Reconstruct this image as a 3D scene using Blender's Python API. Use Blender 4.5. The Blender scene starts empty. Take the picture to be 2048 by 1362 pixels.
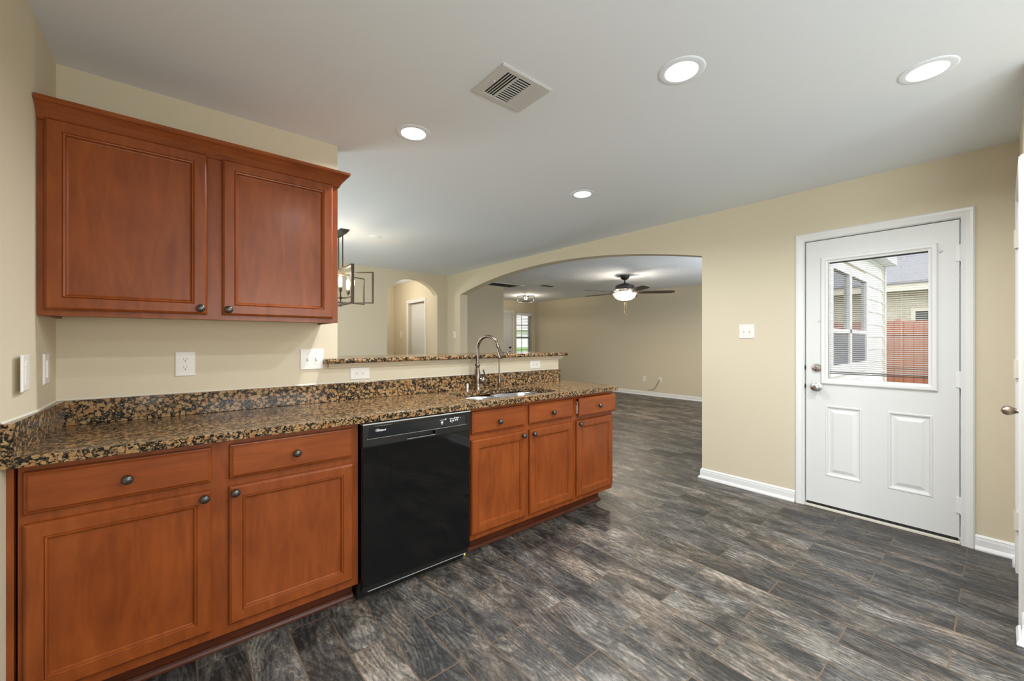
import bpy, bmesh, math, random
from mathutils import Vector, Matrix
from mathutils.geometry import tessellate_polygon

random.seed(7)
SC = bpy.context.scene
COL = SC.collection
PI = math.pi

# ------------------------------------------------------------------ camera
FPX = 813.0                       # focal length in pixels of the 2048 px wide frame
EYE = (0.0, 0.0, 1.275)
PHI = math.radians(50.22)         # heading, measured from +X
cd = bpy.data.cameras.new('camera')
cd.sensor_width = 36.0
cd.lens = 36.0 * FPX / 2048.0
cd.clip_start = 0.02
cd.clip_end = 200
cam = bpy.data.objects.new('camera', cd)
COL.objects.link(cam)
cam.location = EYE
cam.rotation_euler = (PI/2, 0, PHI - PI/2)
SC.camera = cam

# ------------------------------------------------------------------ world and exposure
w = bpy.data.worlds.new('overcast_sky')
SC.world = w
w.use_nodes = True
bgn = w.node_tree.nodes['Background']
bgn.inputs[0].default_value = (0.94, 0.97, 1.0, 1)
bgn.inputs[1].default_value = 2.8
SC.view_settings.view_transform = 'Standard'
SC.view_settings.look = 'None'
SC.view_settings.gamma = 1
SC.view_settings.use_curve_mapping = False
SC.view_settings.exposure = 0.24
try:
    SC.cycles.use_denoising = True
    SC.cycles.max_bounces = 10
    SC.cycles.diffuse_bounces = 6
    SC.cycles.sample_clamp_indirect = 4.0
    SC.cycles.caustics_reflective = False
    SC.cycles.caustics_refractive = False
except Exception:
    pass

CAN_W = 15.5      # each recessed can light, watts
CAN_COL = (0.95, 0.985, 1.0)
BULB_W = 1.8      # each chandelier bulb
FAN_W = 16.0
ENTRY_W = 15.0

def daylight(name, loc, rot, sx, sy, watts, col=(0.88, 0.95, 1.0)):
    """area light standing in for daylight at a window opening"""
    l = bpy.data.lights.new(name, 'AREA'); l.shape = 'RECTANGLE'
    l.size = sx; l.size_y = sy; l.energy = watts; l.color = col
    o = bpy.data.objects.new(name, l); COL.objects.link(o)
    o.location = loc; o.rotation_euler = rot
    return o
R_ = math.radians
daylight('kitchen_side_fill', (-0.47, -1.55, 1.30), (R_(90+20), 0, R_(-90)), 1.7, 1.75, 68)  # added fill light at a made-up side window out of view
daylight('kitchen_back_fill', (1.2, -2.68, 1.40), (R_(90+38), 0, 0), 1.6, 1.1, 42)  # extra fill behind the camera, tilted up to brighten the ceiling
daylight('dining_side_fill', (-0.44, 4.6, 1.35), (R_(90+15), 0, R_(-90)), 1.7, 1.5, 42)  # fill for the dining room; its window is unseen and added
daylight('daylight_living_window', (6.32, 1.37, 1.5), (R_(90+10), 0, 0), 1.6, 1.0, 40)

# ------------------------------------------------------------------ materials
MATS = {}

def newmat(name):
    m = bpy.data.materials.new(name)
    m.use_nodes = True
    nt = m.node_tree
    b = nt.nodes['Principled BSDF']
    MATS[name] = m
    return m, nt, b

def N(nt, kind, **kw):
    n = nt.nodes.new(kind)
    for k, v in kw.items():
        setattr(n, k, v)
    return n

def plain(name, col, rough=0.5, metal=0.0, coat=0.0, bump=None, emit=None, es=0.0, spec=None):
    m, nt, b = newmat(name)
    b.inputs['Base Color'].default_value = (*col, 1)
    b.inputs['Roughness'].default_value = rough
    b.inputs['Metallic'].default_value = metal
    if coat:
        b.inputs['Coat Weight'].default_value = coat
        b.inputs['Coat Roughness'].default_value = 0.12
    if spec is not None:
        b.inputs['Specular IOR Level'].default_value = spec
    if emit:
        b.inputs['Emission Color'].default_value = (*emit, 1)
        b.inputs['Emission Strength'].default_value = es
    # a faint procedural variation, so that no surface is perfectly even
    tc = N(nt, 'ShaderNodeTexCoord')
    ns = N(nt, 'ShaderNodeTexNoise')
    ns.inputs['Scale'].default_value = bump[0] if bump else 9.0
    ns.inputs['Detail'].default_value = 3
    nt.links.new(tc.outputs['Object'], ns.inputs['Vector'])
    if bump:
        bp = N(nt, 'ShaderNodeBump')
        bp.inputs['Strength'].default_value = bump[1]
        bp.inputs['Distance'].default_value = 0.002
        nt.links.new(ns.outputs['Fac'], bp.inputs['Height'])
        nt.links.new(bp.outputs['Normal'], b.inputs['Normal'])
    else:
        mr = N(nt, 'ShaderNodeMapRange')
        mr.inputs['To Min'].default_value = max(0.02, rough - 0.03)
        mr.inputs['To Max'].default_value = min(1.0, rough + 0.03)
        nt.links.new(ns.outputs['Fac'], mr.inputs['Value'])
        nt.links.new(mr.outputs['Result'], b.inputs['Roughness'])
    return m

def ramp(nt, stops, interp='LINEAR'):
    r = N(nt, 'ShaderNodeValToRGB')
    r.color_ramp.interpolation = interp
    e = r.color_ramp.elements
    while len(e) < len(stops):
        e.new(0.5)
    for i, (p, c) in enumerate(stops):
        e[i].position = p
        e[i].color = (*c, 1)
    return r

def mixc(nt, fac, a, b, mode='MIX'):
    mx = N(nt, 'ShaderNodeMix')
    mx.data_type = 'RGBA'
    mx.blend_type = mode
    for sock, v in ((mx.inputs[0], fac), (mx.inputs[6], a), (mx.inputs[7], b)):
        if isinstance(v, (int, float)):
            sock.default_value = v
        elif isinstance(v, tuple):
            sock.default_value = (*v, 1)
        else:
            nt.links.new(v, sock)
    return mx.outputs[2]

def math_n(nt, op, a, b=None, c=None):
    n = N(nt, 'ShaderNodeMath')
    n.operation = op
    for i, v in enumerate((a, b, c)):
        if v is None:
            continue
        if isinstance(v, (int, float)):
            n.inputs[i].default_value = v
        else:
            nt.links.new(v, n.inputs[i])
    return n.outputs[0]

def wood(name, c0, c1, scale, rough=0.34, coat=0.14):
    """stained maple: long soft streaks along the small-scale axis, fine flecks"""
    m, nt, b = newmat(name)
    tc = N(nt, 'ShaderNodeTexCoord')
    mp = N(nt, 'ShaderNodeMapping')
    mp.inputs['Scale'].default_value = scale
    nt.links.new(tc.outputs['Object'], mp.inputs['Vector'])
    n1 = N(nt, 'ShaderNodeTexNoise')
    n1.inputs['Scale'].default_value = 1.6
    n1.inputs['Detail'].default_value = 7
    n1.inputs['Roughness'].default_value = 0.62
    n1.inputs['Distortion'].default_value = 0.8
    nt.links.new(mp.outputs['Vector'], n1.inputs['Vector'])
    n2 = N(nt, 'ShaderNodeTexNoise')
    n2.inputs['Scale'].default_value = 4.0
    n2.inputs['Detail'].default_value = 3
    nt.links.new(tc.outputs['Object'], n2.inputs['Vector'])
    v = math_n(nt, 'ADD', math_n(nt, 'MULTIPLY', n1.outputs['Fac'], 0.62), math_n(nt, 'MULTIPLY', n2.outputs['Fac'], 0.38))
    r = ramp(nt, [(0.34, c1), (0.52, tuple((x+y)/2 for x, y in zip(c0, c1))), (0.68, c0)])
    nt.links.new(v, r.inputs['Fac'])
    nt.links.new(r.outputs['Color'], b.inputs['Base Color'])
    b.inputs['Roughness'].default_value = rough
    b.inputs['Coat Weight'].default_value = coat
    b.inputs['Coat Roughness'].default_value = 0.2
    b.inputs['Specular IOR Level'].default_value = 0.25
    return m

WC0, WC1 = (0.295, 0.071, 0.0125), (0.165, 0.035, 0.0062)
M_WOODV = wood('cherry_stained_maple_upright_grain', WC0, WC1, (14, 14, 2.2))
M_WOODH = wood('cherry_stained_maple_level_grain', WC0, WC1, (2.2, 14, 14))
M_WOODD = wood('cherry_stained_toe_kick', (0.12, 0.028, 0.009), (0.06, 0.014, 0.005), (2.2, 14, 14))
M_RAWPLY = plain('raw_plywood_underside', (0.45, 0.27, 0.09), 0.6)

def granite(name):
    m, nt, b = newmat(name)
    tc = N(nt, 'ShaderNodeTexCoord')
    ns = N(nt, 'ShaderNodeTexNoise')
    ns.inputs['Scale'].default_value = 75
    ns.inputs['Detail'].default_value = 3
    nt.links.new(tc.outputs['Object'], ns.inputs['Vector'])
    vm = N(nt, 'ShaderNodeVectorMath'); vm.operation = 'MULTIPLY_ADD'
    nt.links.new(ns.outputs['Color'], vm.inputs[0])
    vm.inputs[1].default_value = (0.020, 0.020, 0.020)
    nt.links.new(tc.outputs['Object'], vm.inputs[2])
    va = N(nt, 'ShaderNodeTexVoronoi')
    va.inputs['Scale'].default_value = 60
    nt.links.new(vm.outputs['Vector'], va.inputs['Vector'])
    vb = N(nt, 'ShaderNodeTexVoronoi')
    vb.inputs['Scale'].default_value = 175
    nt.links.new(vm.outputs['Vector'], vb.inputs['Vector'])
    nf = N(nt, 'ShaderNodeTexNoise')
    nf.inputs['Scale'].default_value = 200
    nf.inputs['Detail'].default_value = 2
    nt.links.new(tc.outputs['Object'], nf.inputs['Vector'])
    sa = N(nt, 'ShaderNodeSeparateColor'); nt.links.new(va.outputs['Color'], sa.inputs[0])
    sb = N(nt, 'ShaderNodeSeparateColor'); nt.links.new(vb.outputs['Color'], sb.inputs[0])
    # rounded feldspar blobs, each with its own hue
    blob = ramp(nt, [(0.0, (0.42, 0.18, 0.055)), (0.35, (0.46, 0.29, 0.13)), (0.7, (0.44, 0.32, 0.175)), (1.0, (0.34, 0.18, 0.07))])
    nt.links.new(sa.outputs[0], blob.inputs['Fac'])
    blobc = mixc(nt, math_n(nt, 'MULTIPLY_ADD', nf.outputs['Fac'], 1.6, -0.4), blob.outputs['Color'], (0.16, 0.07, 0.03))
    # dark matrix with small pale grains
    mat = ramp(nt, [(0.0, (0.010, 0.010, 0.009)), (0.30, (0.030, 0.034, 0.026)), (0.46, (0.19, 0.115, 0.055)), (0.8, (0.33, 0.22, 0.12)), (1.0, (0.36, 0.30, 0.22))], 'CONSTANT')
    nt.links.new(sb.outputs[1], mat.inputs['Fac'])
    edge_s = ramp(nt, [(0.40, (1, 1, 1)), (0.62, (0.12, 0.12, 0.12))])
    nt.links.new(vb.outputs['Distance'], edge_s.inputs['Fac'])
    matc = mixc(nt, 1.0, mat.outputs['Color'], edge_s.outputs['Color'], 'MULTIPLY')
    # blob where the big cell distance is small, threshold different for each cell
    thr = math_n(nt, 'MULTIPLY_ADD', sa.outputs[1], 0.38, 0.25)
    d = math_n(nt, 'SUBTRACT', va.outputs['Distance'], thr)
    msk = N(nt, 'ShaderNodeMapRange')
    msk.inputs['From Min'].default_value = -0.03
    msk.inputs['From Max'].default_value = 0.03
    nt.links.new(d, msk.inputs['Value'])
    col = mixc(nt, msk.outputs['Result'], blobc, matc)
    nt.links.new(col, b.inputs['Base Color'])
    b.inputs['Roughness'].default_value = 0.14
    b.inputs['Specular IOR Level'].default_value = 0.28
    return m
M_GRAN = granite('baltic_brown_granite')

def floor_mat():
    m, nt, b = newmat('wood_look_plank_tile')
    tc = N(nt, 'ShaderNodeTexCoord')
    sp = N(nt, 'ShaderNodeSeparateXYZ'); nt.links.new(tc.outputs['Object'], sp.inputs[0])
    u = math_n(nt, 'SUBTRACT', sp.outputs['Y'], 0.440 - 0.622*20)
    v = math_n(nt, 'SUBTRACT', sp.outputs['X'], 0.71 - 0.16*40)
    cb = N(nt, 'ShaderNodeCombineXYZ'); nt.links.new(u, cb.inputs[0]); nt.links.new(v, cb.inputs[1])
    br = N(nt, 'ShaderNodeTexBrick')
    br.offset = 0.5; br.offset_frequency = 2; br.squash = 1.0
    br.inputs['Scale'].default_value = 1.0
    br.inputs['Brick Width'].default_value = 0.622
    br.inputs['Row Height'].default_value = 0.16
    br.inputs['Mortar Size'].default_value = 0.0028
    br.inputs['Mortar Smooth'].default_value = 0.1
    br.inputs['Bias'].default_value = 0.0
    br.inputs['Color1'].default_value = (0, 0, 0, 1)
    br.inputs['Color2'].default_value = (1, 1, 1, 1)
    br.inputs['Mortar'].default_value = (0.5, 0.5, 0.5, 1)
    nt.links.new(cb.outputs[0], br.inputs['Vector'])
    rnd = N(nt, 'ShaderNodeSeparateColor'); nt.links.new(br.outputs['Color'], rnd.inputs[0])
    R = rnd.outputs[0]
    # grain coordinates: stretched along Y, shifted tile by tile
    cg = N(nt, 'ShaderNodeCombineXYZ')
    nt.links.new(math_n(nt, 'MULTIPLY', sp.outputs['X'], 7.0), cg.inputs[0])
    nt.links.new(math_n(nt, 'MULTIPLY', sp.outputs['Y'], 2.6), cg.inputs[1])
    nt.links.new(math_n(nt, 'MULTIPLY', R, 57.0), cg.inputs[2])
    big = N(nt, 'ShaderNodeTexNoise'); big.inputs['Scale'].default_value = 1.0
    big.inputs['Detail'].default_value = 5; big.inputs['Roughness'].default_value = 0.62
    big.inputs['Distortion'].default_value = 0.5
    nt.links.new(cg.outputs[0], big.inputs['Vector'])
    # cathedral grain lines: distorted bands
    low = N(nt, 'ShaderNodeTexNoise'); low.inputs['Scale'].default_value = 0.62
    low.inputs['Detail'].default_value = 1.5; low.inputs['Roughness'].default_value = 0.5
    nt.links.new(cg.outputs[0], low.inputs['Vector'])
    ph = math_n(nt, 'ADD', math_n(nt, 'MULTIPLY', low.outputs['Fac'], 17.0), math_n(nt, 'MULTIPLY', sp.outputs['X'], 34.0))
    rings_f = math_n(nt, 'MULTIPLY_ADD', math_n(nt, 'SINE', math_n(nt, 'MULTIPLY', ph, 6.2832)), 0.5, 0.5)
    cf = N(nt, 'ShaderNodeCombineXYZ')
    nt.links.new(math_n(nt, 'MULTIPLY', sp.outputs['X'], 105.0), cf.inputs[0])
    nt.links.new(math_n(nt, 'MULTIPLY', sp.outputs['Y'], 11.0), cf.inputs[1])
    nt.links.new(math_n(nt, 'MULTIPLY', R, 91.0), cf.inputs[2])
    fine = N(nt, 'ShaderNodeTexNoise'); fine.inputs['Scale'].default_value = 1.0
    fine.inputs['Detail'].default_value = 4; fine.inputs['Roughness'].default_value = 0.7; fine.inputs['Distortion'].default_value = 1.2
    nt.links.new(cf.outputs[0], fine.inputs['Vector'])
    cm = N(nt, 'ShaderNodeCombineXYZ')
    nt.links.new(math_n(nt, 'MULTIPLY', sp.outputs['X'], 46.0), cm.inputs[0])
    nt.links.new(math_n(nt, 'MULTIPLY', sp.outputs['Y'], 16.0), cm.inputs[1])
    nt.links.new(math_n(nt, 'MULTIPLY', R, 33.0), cm.inputs[2])
    mid = N(nt, 'ShaderNodeTexNoise'); mid.inputs['Scale'].default_value = 1.0
    mid.inputs['Detail'].default_value = 7; mid.inputs['Roughness'].default_value = 0.74
    mid.inputs['Distortion'].default_value = 1.6
    nt.links.new(cm.outputs[0], mid.inputs['Vector'])
    g = math_n(nt, 'ADD', math_n(nt, 'MULTIPLY', big.outputs['Fac'], 0.46),
               math_n(nt, 'ADD', math_n(nt, 'MULTIPLY', rings_f, 0.045), math_n(nt, 'MULTIPLY', fine.outputs['Fac'], 0.10)))
    g = math_n(nt, 'ADD', g, math_n(nt, 'MULTIPLY', mid.outputs['Fac'], 0.40))
    g = math_n(nt, 'ADD', g, math_n(nt, 'MULTIPLY_ADD', R, 0.06, -0.03))
    r = ramp(nt, [(0.42, (0.017, 0.017, 0.0165)), (0.475, (0.044, 0.043, 0.041)), (0.53, (0.088, 0.081, 0.072)),
                  (0.59, (0.185, 0.168, 0.147)), (0.67, (0.36, 0.33, 0.295))])
    nt.links.new(g, r.inputs['Fac'])
    # warm and cool drift
    hue = N(nt, 'ShaderNodeTexNoise'); hue.inputs['Scale'].default_value = 0.7; hue.inputs['Detail'].default_value = 3
    nt.links.new(cg.outputs[0], hue.inputs['Vector'])
    hr = ramp(nt, [(0.40, (0.97, 0.99, 1.015)), (0.5, (1.0, 0.98, 0.96)), (0.64, (1.10, 0.97, 0.86))])
    nt.links.new(hue.outputs['Fac'], hr.inputs['Fac'])
    col = mixc(nt, 1.0, r.outputs['Color'], hr.outputs['Color'], 'MULTIPLY')
    col = mixc(nt, br.outputs['Fac'], col, (0.115, 0.075, 0.045))
    nt.links.new(col, b.inputs['Base Color'])
    rr = N(nt, 'ShaderNodeMapRange')
    rr.inputs['To Min'].default_value = 0.52; rr.inputs['To Max'].default_value = 0.36
    nt.links.new(big.outputs['Fac'], rr.inputs['Value'])
    nt.links.new(rr.outputs['Result'], b.inputs['Roughness'])
    bp = N(nt, 'ShaderNodeBump'); bp.inputs['Strength'].default_value = 0.5; bp.inputs['Distance'].default_value = 0.002
    h = math_n(nt, 'SUBTRACT', math_n(nt, 'MULTIPLY', fine.outputs['Fac'], 0.5), br.outputs['Fac'])
    nt.links.new(h, bp.inputs['Height'])
    nt.links.new(bp.outputs['Normal'], b.inputs['Normal'])
    return m
M_FLOOR = floor_mat()

M_WALL = plain('tan_wall_paint', (0.65, 0.572, 0.43), 0.75, bump=(220, 0.10))
M_CEIL = plain('flat_ceiling_paint', (0.83, 0.87, 0.93), 0.9, bump=(150, 0.12))
M_TRIM = plain('white_semigloss_trim', (0.78, 0.78, 0.77), 0.32)
M_DOOR = plain('white_door_paint', (0.72, 0.72, 0.71), 0.38)
M_PLATE = plain('white_plastic_plate', (0.80, 0.77, 0.73), 0.35)
M_SLOT = plain('dark_slot', (0.012, 0.012, 0.012), 0.6)
M_KNOB = plain('oil_rubbed_pewter', (0.10, 0.095, 0.09), 0.30, metal=0.85)
M_NICKEL = plain('satin_nickel', (0.55, 0.53, 0.50), 0.26, metal=1.0)
M_WARMNICKEL = plain('warm_brushed_nickel', (0.50, 0.41, 0.32), 0.30, metal=1.0)
M_FAUCET = plain('brushed_bronze_nickel', (0.21, 0.17, 0.14), 0.24, metal=1.0)
M_STEEL = plain('brushed_stainless_steel', (0.58, 0.59, 0.60), 0.25, metal=0.9)
M_BLACKGL = plain('glossy_black_enamel', (0.0045, 0.0045, 0.005), 0.05, spec=0.25)
M_BLACKPL = plain('charcoal_satin_plastic', (0.008, 0.008, 0.0078), 0.38, spec=0.35)
M_PANELGL = plain('black_control_glass', (0.006, 0.008, 0.012), 0.15)
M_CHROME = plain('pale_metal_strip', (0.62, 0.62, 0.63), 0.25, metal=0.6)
M_PRINT = plain('white_print', (0.75, 0.75, 0.78), 0.5)
M_GREYPRINT = plain('grey_print', (0.22, 0.22, 0.22), 0.5)
M_BLACKMET = plain('matte_black_metal', (0.018, 0.017, 0.016), 0.5)
M_BRONZE = plain('aged_bronze_frame', (0.10, 0.078, 0.052), 0.42, metal=0.7)
M_DARKWOOD = plain('walnut_fan_blade', (0.050, 0.028, 0.014), 0.45)
M_HINGE = plain('cream_painted_hinge', (0.72, 0.68, 0.58), 0.4)
M_BEIGECAB = plain('brown_cable', (0.10, 0.055, 0.025), 0.5)
M_BRASS = plain('brass_fitting', (0.65, 0.42, 0.12), 0.3, metal=1.0)
M_CAULK = plain('pale_caulk', (0.70, 0.66, 0.56), 0.5)
M_BLIND = plain('white_blind_slat', (0.80, 0.80, 0.78), 0.5)
M_BLINDRAIL = plain('grey_blind_rail', (0.06, 0.065, 0.07), 0.5)
M_SIDING = plain('white_lap_siding', (0.80, 0.80, 0.77), 0.6)
M_VINYL = plain('white_vinyl_frame', (0.85, 0.86, 0.87), 0.4)
M_VENTW = plain('white_register_metal', (0.64, 0.64, 0.63), 0.45)
M_FENCEP = None
M_LENS = plain('lit_lamp_lens', (0.9, 0.9, 0.9), 0.4, emit=(1.0, 0.98, 0.95), es=2.2)
M_BULB = plain('lit_filament_bulb', (0.9, 0.85, 0.7), 0.3, emit=(1.0, 0.86, 0.62), es=6.0)
M_BOWL = plain('lit_frosted_bowl', (0.9, 0.87, 0.8), 0.3, emit=(1.0, 0.92, 0.80), es=0.85)
M_GRASS = plain('lawn_grass', (0.10, 0.20, 0.035), 0.9, bump=(60, 0.5))
M_CONC = plain('pale_concrete', (0.45, 0.43, 0.40), 0.8)
M_SHINGLE = plain('grey_shingles', (0.20, 0.20, 0.22), 0.85, bump=(40, 0.5))
M_EAVE = plain('cream_fascia', (0.72, 0.68, 0.55), 0.6)
M_DARKGL = plain('dark_window_glass', (0.04, 0.05, 0.06), 0.08)
M_SASH = plain('pale_grey_sash', (0.30, 0.33, 0.36), 0.5)
M_SCREEN = plain('blue_grey_insect_screen', (0.085, 0.10, 0.13), 0.6)

def brickmat(name, c1, c2, mortar, bw, rh, ms, axis_u='Y', axis_v='Z', rough=0.8):
    m, nt, b = newmat(name)
    tc = N(nt, 'ShaderNodeTexCoord')
    sp = N(nt, 'ShaderNodeSeparateXYZ'); nt.links.new(tc.outputs['Object'], sp.inputs[0])
    cb = N(nt, 'ShaderNodeCombineXYZ')
    nt.links.new(sp.outputs[axis_u], cb.inputs[0]); nt.links.new(sp.outputs[axis_v], cb.inputs[1])
    br = N(nt, 'ShaderNodeTexBrick')
    br.inputs['Scale'].default_value = 1
    br.inputs['Brick Width'].default_value = bw
    br.inputs['Row Height'].default_value = rh
    br.inputs['Mortar Size'].default_value = ms
    br.inputs['Color1'].default_value = (*c1, 1)
    br.inputs['Color2'].default_value = (*c2, 1)
    br.inputs['Mortar'].default_value = (*mortar, 1)
    nt.links.new(cb.outputs[0], br.inputs['Vector'])
    nt.links.new(br.outputs['Color'], b.inputs['Base Color'])
    b.inputs['Roughness'].default_value = rough
    return m
M_BRICK = brickmat('cream_brick', (0.56, 0.50, 0.37), (0.42, 0.37, 0.27), (0.62, 0.59, 0.50), 0.20, 0.067, 0.006)
M_FENCE = brickmat('redwood_fence_boards', (0.42, 0.15, 0.085), (0.34, 0.115, 0.065), (0.14, 0.05, 0.03), 0.14, 4.0, 0.006)

def glass(name, tint=(1, 1, 1), fres=1.45, base=0.0):
    m = bpy.data.materials.new(name); m.use_nodes = True
    nt = m.node_tree; nt.nodes.clear()
    o = N(nt, 'ShaderNodeOutputMaterial')
    t = N(nt, 'ShaderNodeBsdfTransparent'); t.inputs[0].default_value = (*tint, 1)
    g = N(nt, 'ShaderNodeBsdfGlossy'); g.inputs['Roughness'].default_value = 0.02
    f = N(nt, 'ShaderNodeFresnel'); f.inputs[0].default_value = fres
    mx = N(nt, 'ShaderNodeMixShader')
    nt.links.new(math_n(nt, 'ADD', f.outputs[0], base), mx.inputs[0])
    nt.links.new(t.outputs[0], mx.inputs[1]); nt.links.new(g.outputs[0], mx.inputs[2])
    nt.links.new(mx.outputs[0], o.inputs[0])
    return m
M_GLASS = glass('clear_pane')
M_GLASSR = glass('reflective_pane', (0.75, 0.85, 0.84), 1.5, 0.30)

# ------------------------------------------------------------------ object helpers
ORG = {}

def setp(o, label=None, cat=None, group=None, kind=None, category=None):
    cat = cat or category
    if label: o['label'] = label
    if cat: o['category'] = cat
    if group: o['group'] = group
    if kind: o['kind'] = kind
    return o

def thing(name, loc, label=None, cat=None, group=None, kind=None):
    o = bpy.data.objects.new(name, None)
    o.empty_display_size = 0.05
    COL.objects.link(o)
    o.location = loc
    ORG[o.name] = Vector(loc)
    return setp(o, label, cat, group, kind)

def obj(name, bm, mat, parent=None, smooth=None, **props):
    """link bm (authored in world coordinates) as one mesh object"""
    bmesh.ops.recalc_face_normals(bm, faces=bm.faces)
    if parent is not None:
        org = ORG[parent.name]
    else:
        vs = [v.co for v in bm.verts]
        lo = [min(v[i] for v in vs) for i in range(3)]
        hi = [max(v[i] for v in vs) for i in range(3)]
        org = Vector(((lo[0]+hi[0])/2, (lo[1]+hi[1])/2, lo[2]))
        if props.get('kind') == 'structure':
            org = Vector((0, 0, 0))
    bmesh.ops.translate(bm, verts=bm.verts, vec=-org)
    me = bpy.data.meshes.new(name)
    bm.to_mesh(me); bm.free()
    for mm in (mat if isinstance(mat, (list, tuple)) else [mat]):
        me.materials.append(mm)
    o = bpy.data.objects.new(name, me)
    COL.objects.link(o)
    if parent is not None:
        o.parent = parent
    else:
        o.location = org
    ORG[o.name] = org
    if smooth:
        for p in me.polygons:
            p.use_smooth = True
        try:
            me.set_sharp_from_angle(angle=math.radians(smooth))
        except Exception:
            pass
    setp(o, **props)
    return o

def BM(): return bmesh.new()

def box(bm, x0, x1, y0, y1, z0, z1, bev=0.0, seg=2):
    vs = [bm.verts.new(p) for p in [(x0,y0,z0),(x1,y0,z0),(x1,y1,z0),(x0,y1,z0),(x0,y0,z1),(x1,y0,z1),(x1,y1,z1),(x0,y1,z1)]]
    fs = [bm.faces.new([vs[i] for i in q]) for q in [(0,3,2,1),(4,5,6,7),(0,1,5,4),(1,2,6,5),(2,3,7,6),(3,0,4,7)]]
    if bev > 0:
        es = list({e for f in fs for e in f.edges})
        bmesh.ops.bevel(bm, geom=es, offset=bev, segments=seg, profile=0.5, affect='EDGES')
    return bm

def mp(plane, u, v, t):
    """plane 'x': (t,u,v)  'y': (u,t,v)  'z': (u,v,t)"""
    return (t, u, v) if plane == 'x' else ((u, t, v) if plane == 'y' else (u, v, t))

def extr(bm, loops, plane, a, b, mi=0, cap=(True, True)):
    """extrude a 2D polygon with holes between a and b along the plane's axis"""
    flat = []; rings = []
    for lp in loops:
        ra = [bm.verts.new(mp(plane, u, v, a)) for u, v in lp]
        rb = [bm.verts.new(mp(plane, u, v, b)) for u, v in lp]
        rings.append((ra, rb)); n = len(lp)
        for i in range(n):
            j = (i+1) % n
            f = bm.faces.new((ra[i], ra[j], rb[j], rb[i])); f.material_index = mi
    tris = tessellate_polygon([[Vector((u, v, 0)) for u, v in lp] for lp in loops])
    fa = [v for r in rings for v in r[0]]; fb = [v for r in rings for v in r[1]]
    for t in tris:
        for on, L in ((cap[0], fa), (cap[1], fb)):
            if on:
                try:
                    f = bm.faces.new([L[i] for i in t]); f.material_index = mi
                except ValueError:
                    pass
    bmesh.ops.dissolve_limit(bm, angle_limit=0.001, verts=list({v for r in rings for k in r for v in k}),
                             edges=list({e for r in rings for k in r for v in k for e in v.link_edges}))
    return bm

def lathe(bm, prof, c, axis='z', seg=28, sgn=1, sx=1.0, sz=1.0):
    """revolve (r, h) about an axis through c; h runs along +axis (times sgn)"""
    rings = []
    for r, h in prof:
        ring = []
        if r < 1e-6:
            a, b2, t = 0, 0, h*sgn
            p = (c[0]+a, c[1]+b2, c[2]+t) if axis == 'z' else ((c[0]+t, c[1], c[2]) if axis == 'x' else (c[0], c[1]+t, c[2]))
            ring = [bm.verts.new(p)]
        else:
            for i in range(seg):
                th = 2*PI*i/seg
                a, b2, t = r*math.cos(th)*sx, r*math.sin(th)*sz, h*sgn
                if axis == 'z': p = (c[0]+a, c[1]+b2, c[2]+t)
                elif axis == 'x': p = (c[0]+t, c[1]+a, c[2]+b2)
                else: p = (c[0]+a, c[1]+t, c[2]+b2)
                ring.append(bm.verts.new(p))
        rings.append(ring)
    for A, B in zip(rings, rings[1:]):
        if len(A) == 1 and len(B) == 1: continue
        for i in range(seg):
            j = (i+1) % seg
            if len(A) == 1: bm.faces.new((A[0], B[i], B[j]))
            elif len(B) == 1: bm.faces.new((A[i], A[j], B[0]))
            else: bm.faces.new((A[i], A[j], B[j], B[i]))
    for R in (rings[0], rings[-1]):
        if len(R) > 2:
            try: bm.faces.new(R)
            except ValueError: pass
    return bm

def tube(bm, pts, r, seg=12, closed=False):
    """round tube along points; r a number or one per point"""
    P = [Vector(p) for p in pts]; n = len(P)
    rs = r if isinstance(r, (list, tuple)) else [r]*n
    rings = []; up = None
    for i in range(n):
        a = P[(i-1) % n] if (closed or i > 0) else P[i]
        b = P[(i+1) % n] if (closed or i < n-1) else P[i]
        t = (b-a).normalized()
        if up is None:
            up = Vector((0, 0, 1)) if abs(t.z) < 0.9 else Vector((1, 0, 0))
        s = t.cross(up).normalized()
        up = s.cross(t).normalized()
        rings.append([bm.verts.new(P[i] + (s*math.cos(2*PI*k/seg) + up*math.sin(2*PI*k/seg))*rs[i]) for k in range(seg)])
    m = n if closed else n-1
    for i in range(m):
        A, B = rings[i], rings[(i+1) % n]
        for k in range(seg):
            l = (k+1) % seg
            bm.faces.new((A[k], A[l], B[l], B[k]))
    if not closed:
        bm.faces.new(rings[0]); bm.faces.new(list(reversed(rings[-1])))
    return bm

def beam(bm, p0, p1, wd, ht, up=(0, 0, 1)):
    """rectangular bar between two points"""
    a, b = Vector(p0), Vector(p1)
    t = (b-a).normalized(); up = Vector(up)
    s = t.cross(up).normalized(); u = s.cross(t).normalized()
    q = []
    for p in (a, b):
        q.append([bm.verts.new(p + s*wd/2*i + u*ht/2*j) for i, j in ((-1,-1),(1,-1),(1,1),(-1,1))])
    for k in range(4):
        l = (k+1) % 4
        bm.faces.new((q[0][k], q[0][l], q[1][l], q[1][k]))
    bm.faces.new(q[0]); bm.faces.new(list(reversed(q[1])))
    return bm

def nested(bm, plane, sgn, u0, u1, v0, v1, face, steps, close=True):
    """rectangles stepped inwards: steps = (inset, height above face); sgn = outward direction along the axis"""
    rings = []
    for ins, h in steps:
        rings.append([bm.verts.new(mp(plane, u, v, face + sgn*h)) for u, v in
                      ((u0+ins, v0+ins), (u1-ins, v0+ins), (u1-ins, v1-ins), (u0+ins, v1-ins))])
    for A, B in zip(rings, rings[1:]):
        for i in range(4):
            j = (i+1) % 4
            bm.faces.new((A[i], A[j], B[j], B[i]))
    if close:
        bm.faces.new(rings[-1])
    return rings

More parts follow.
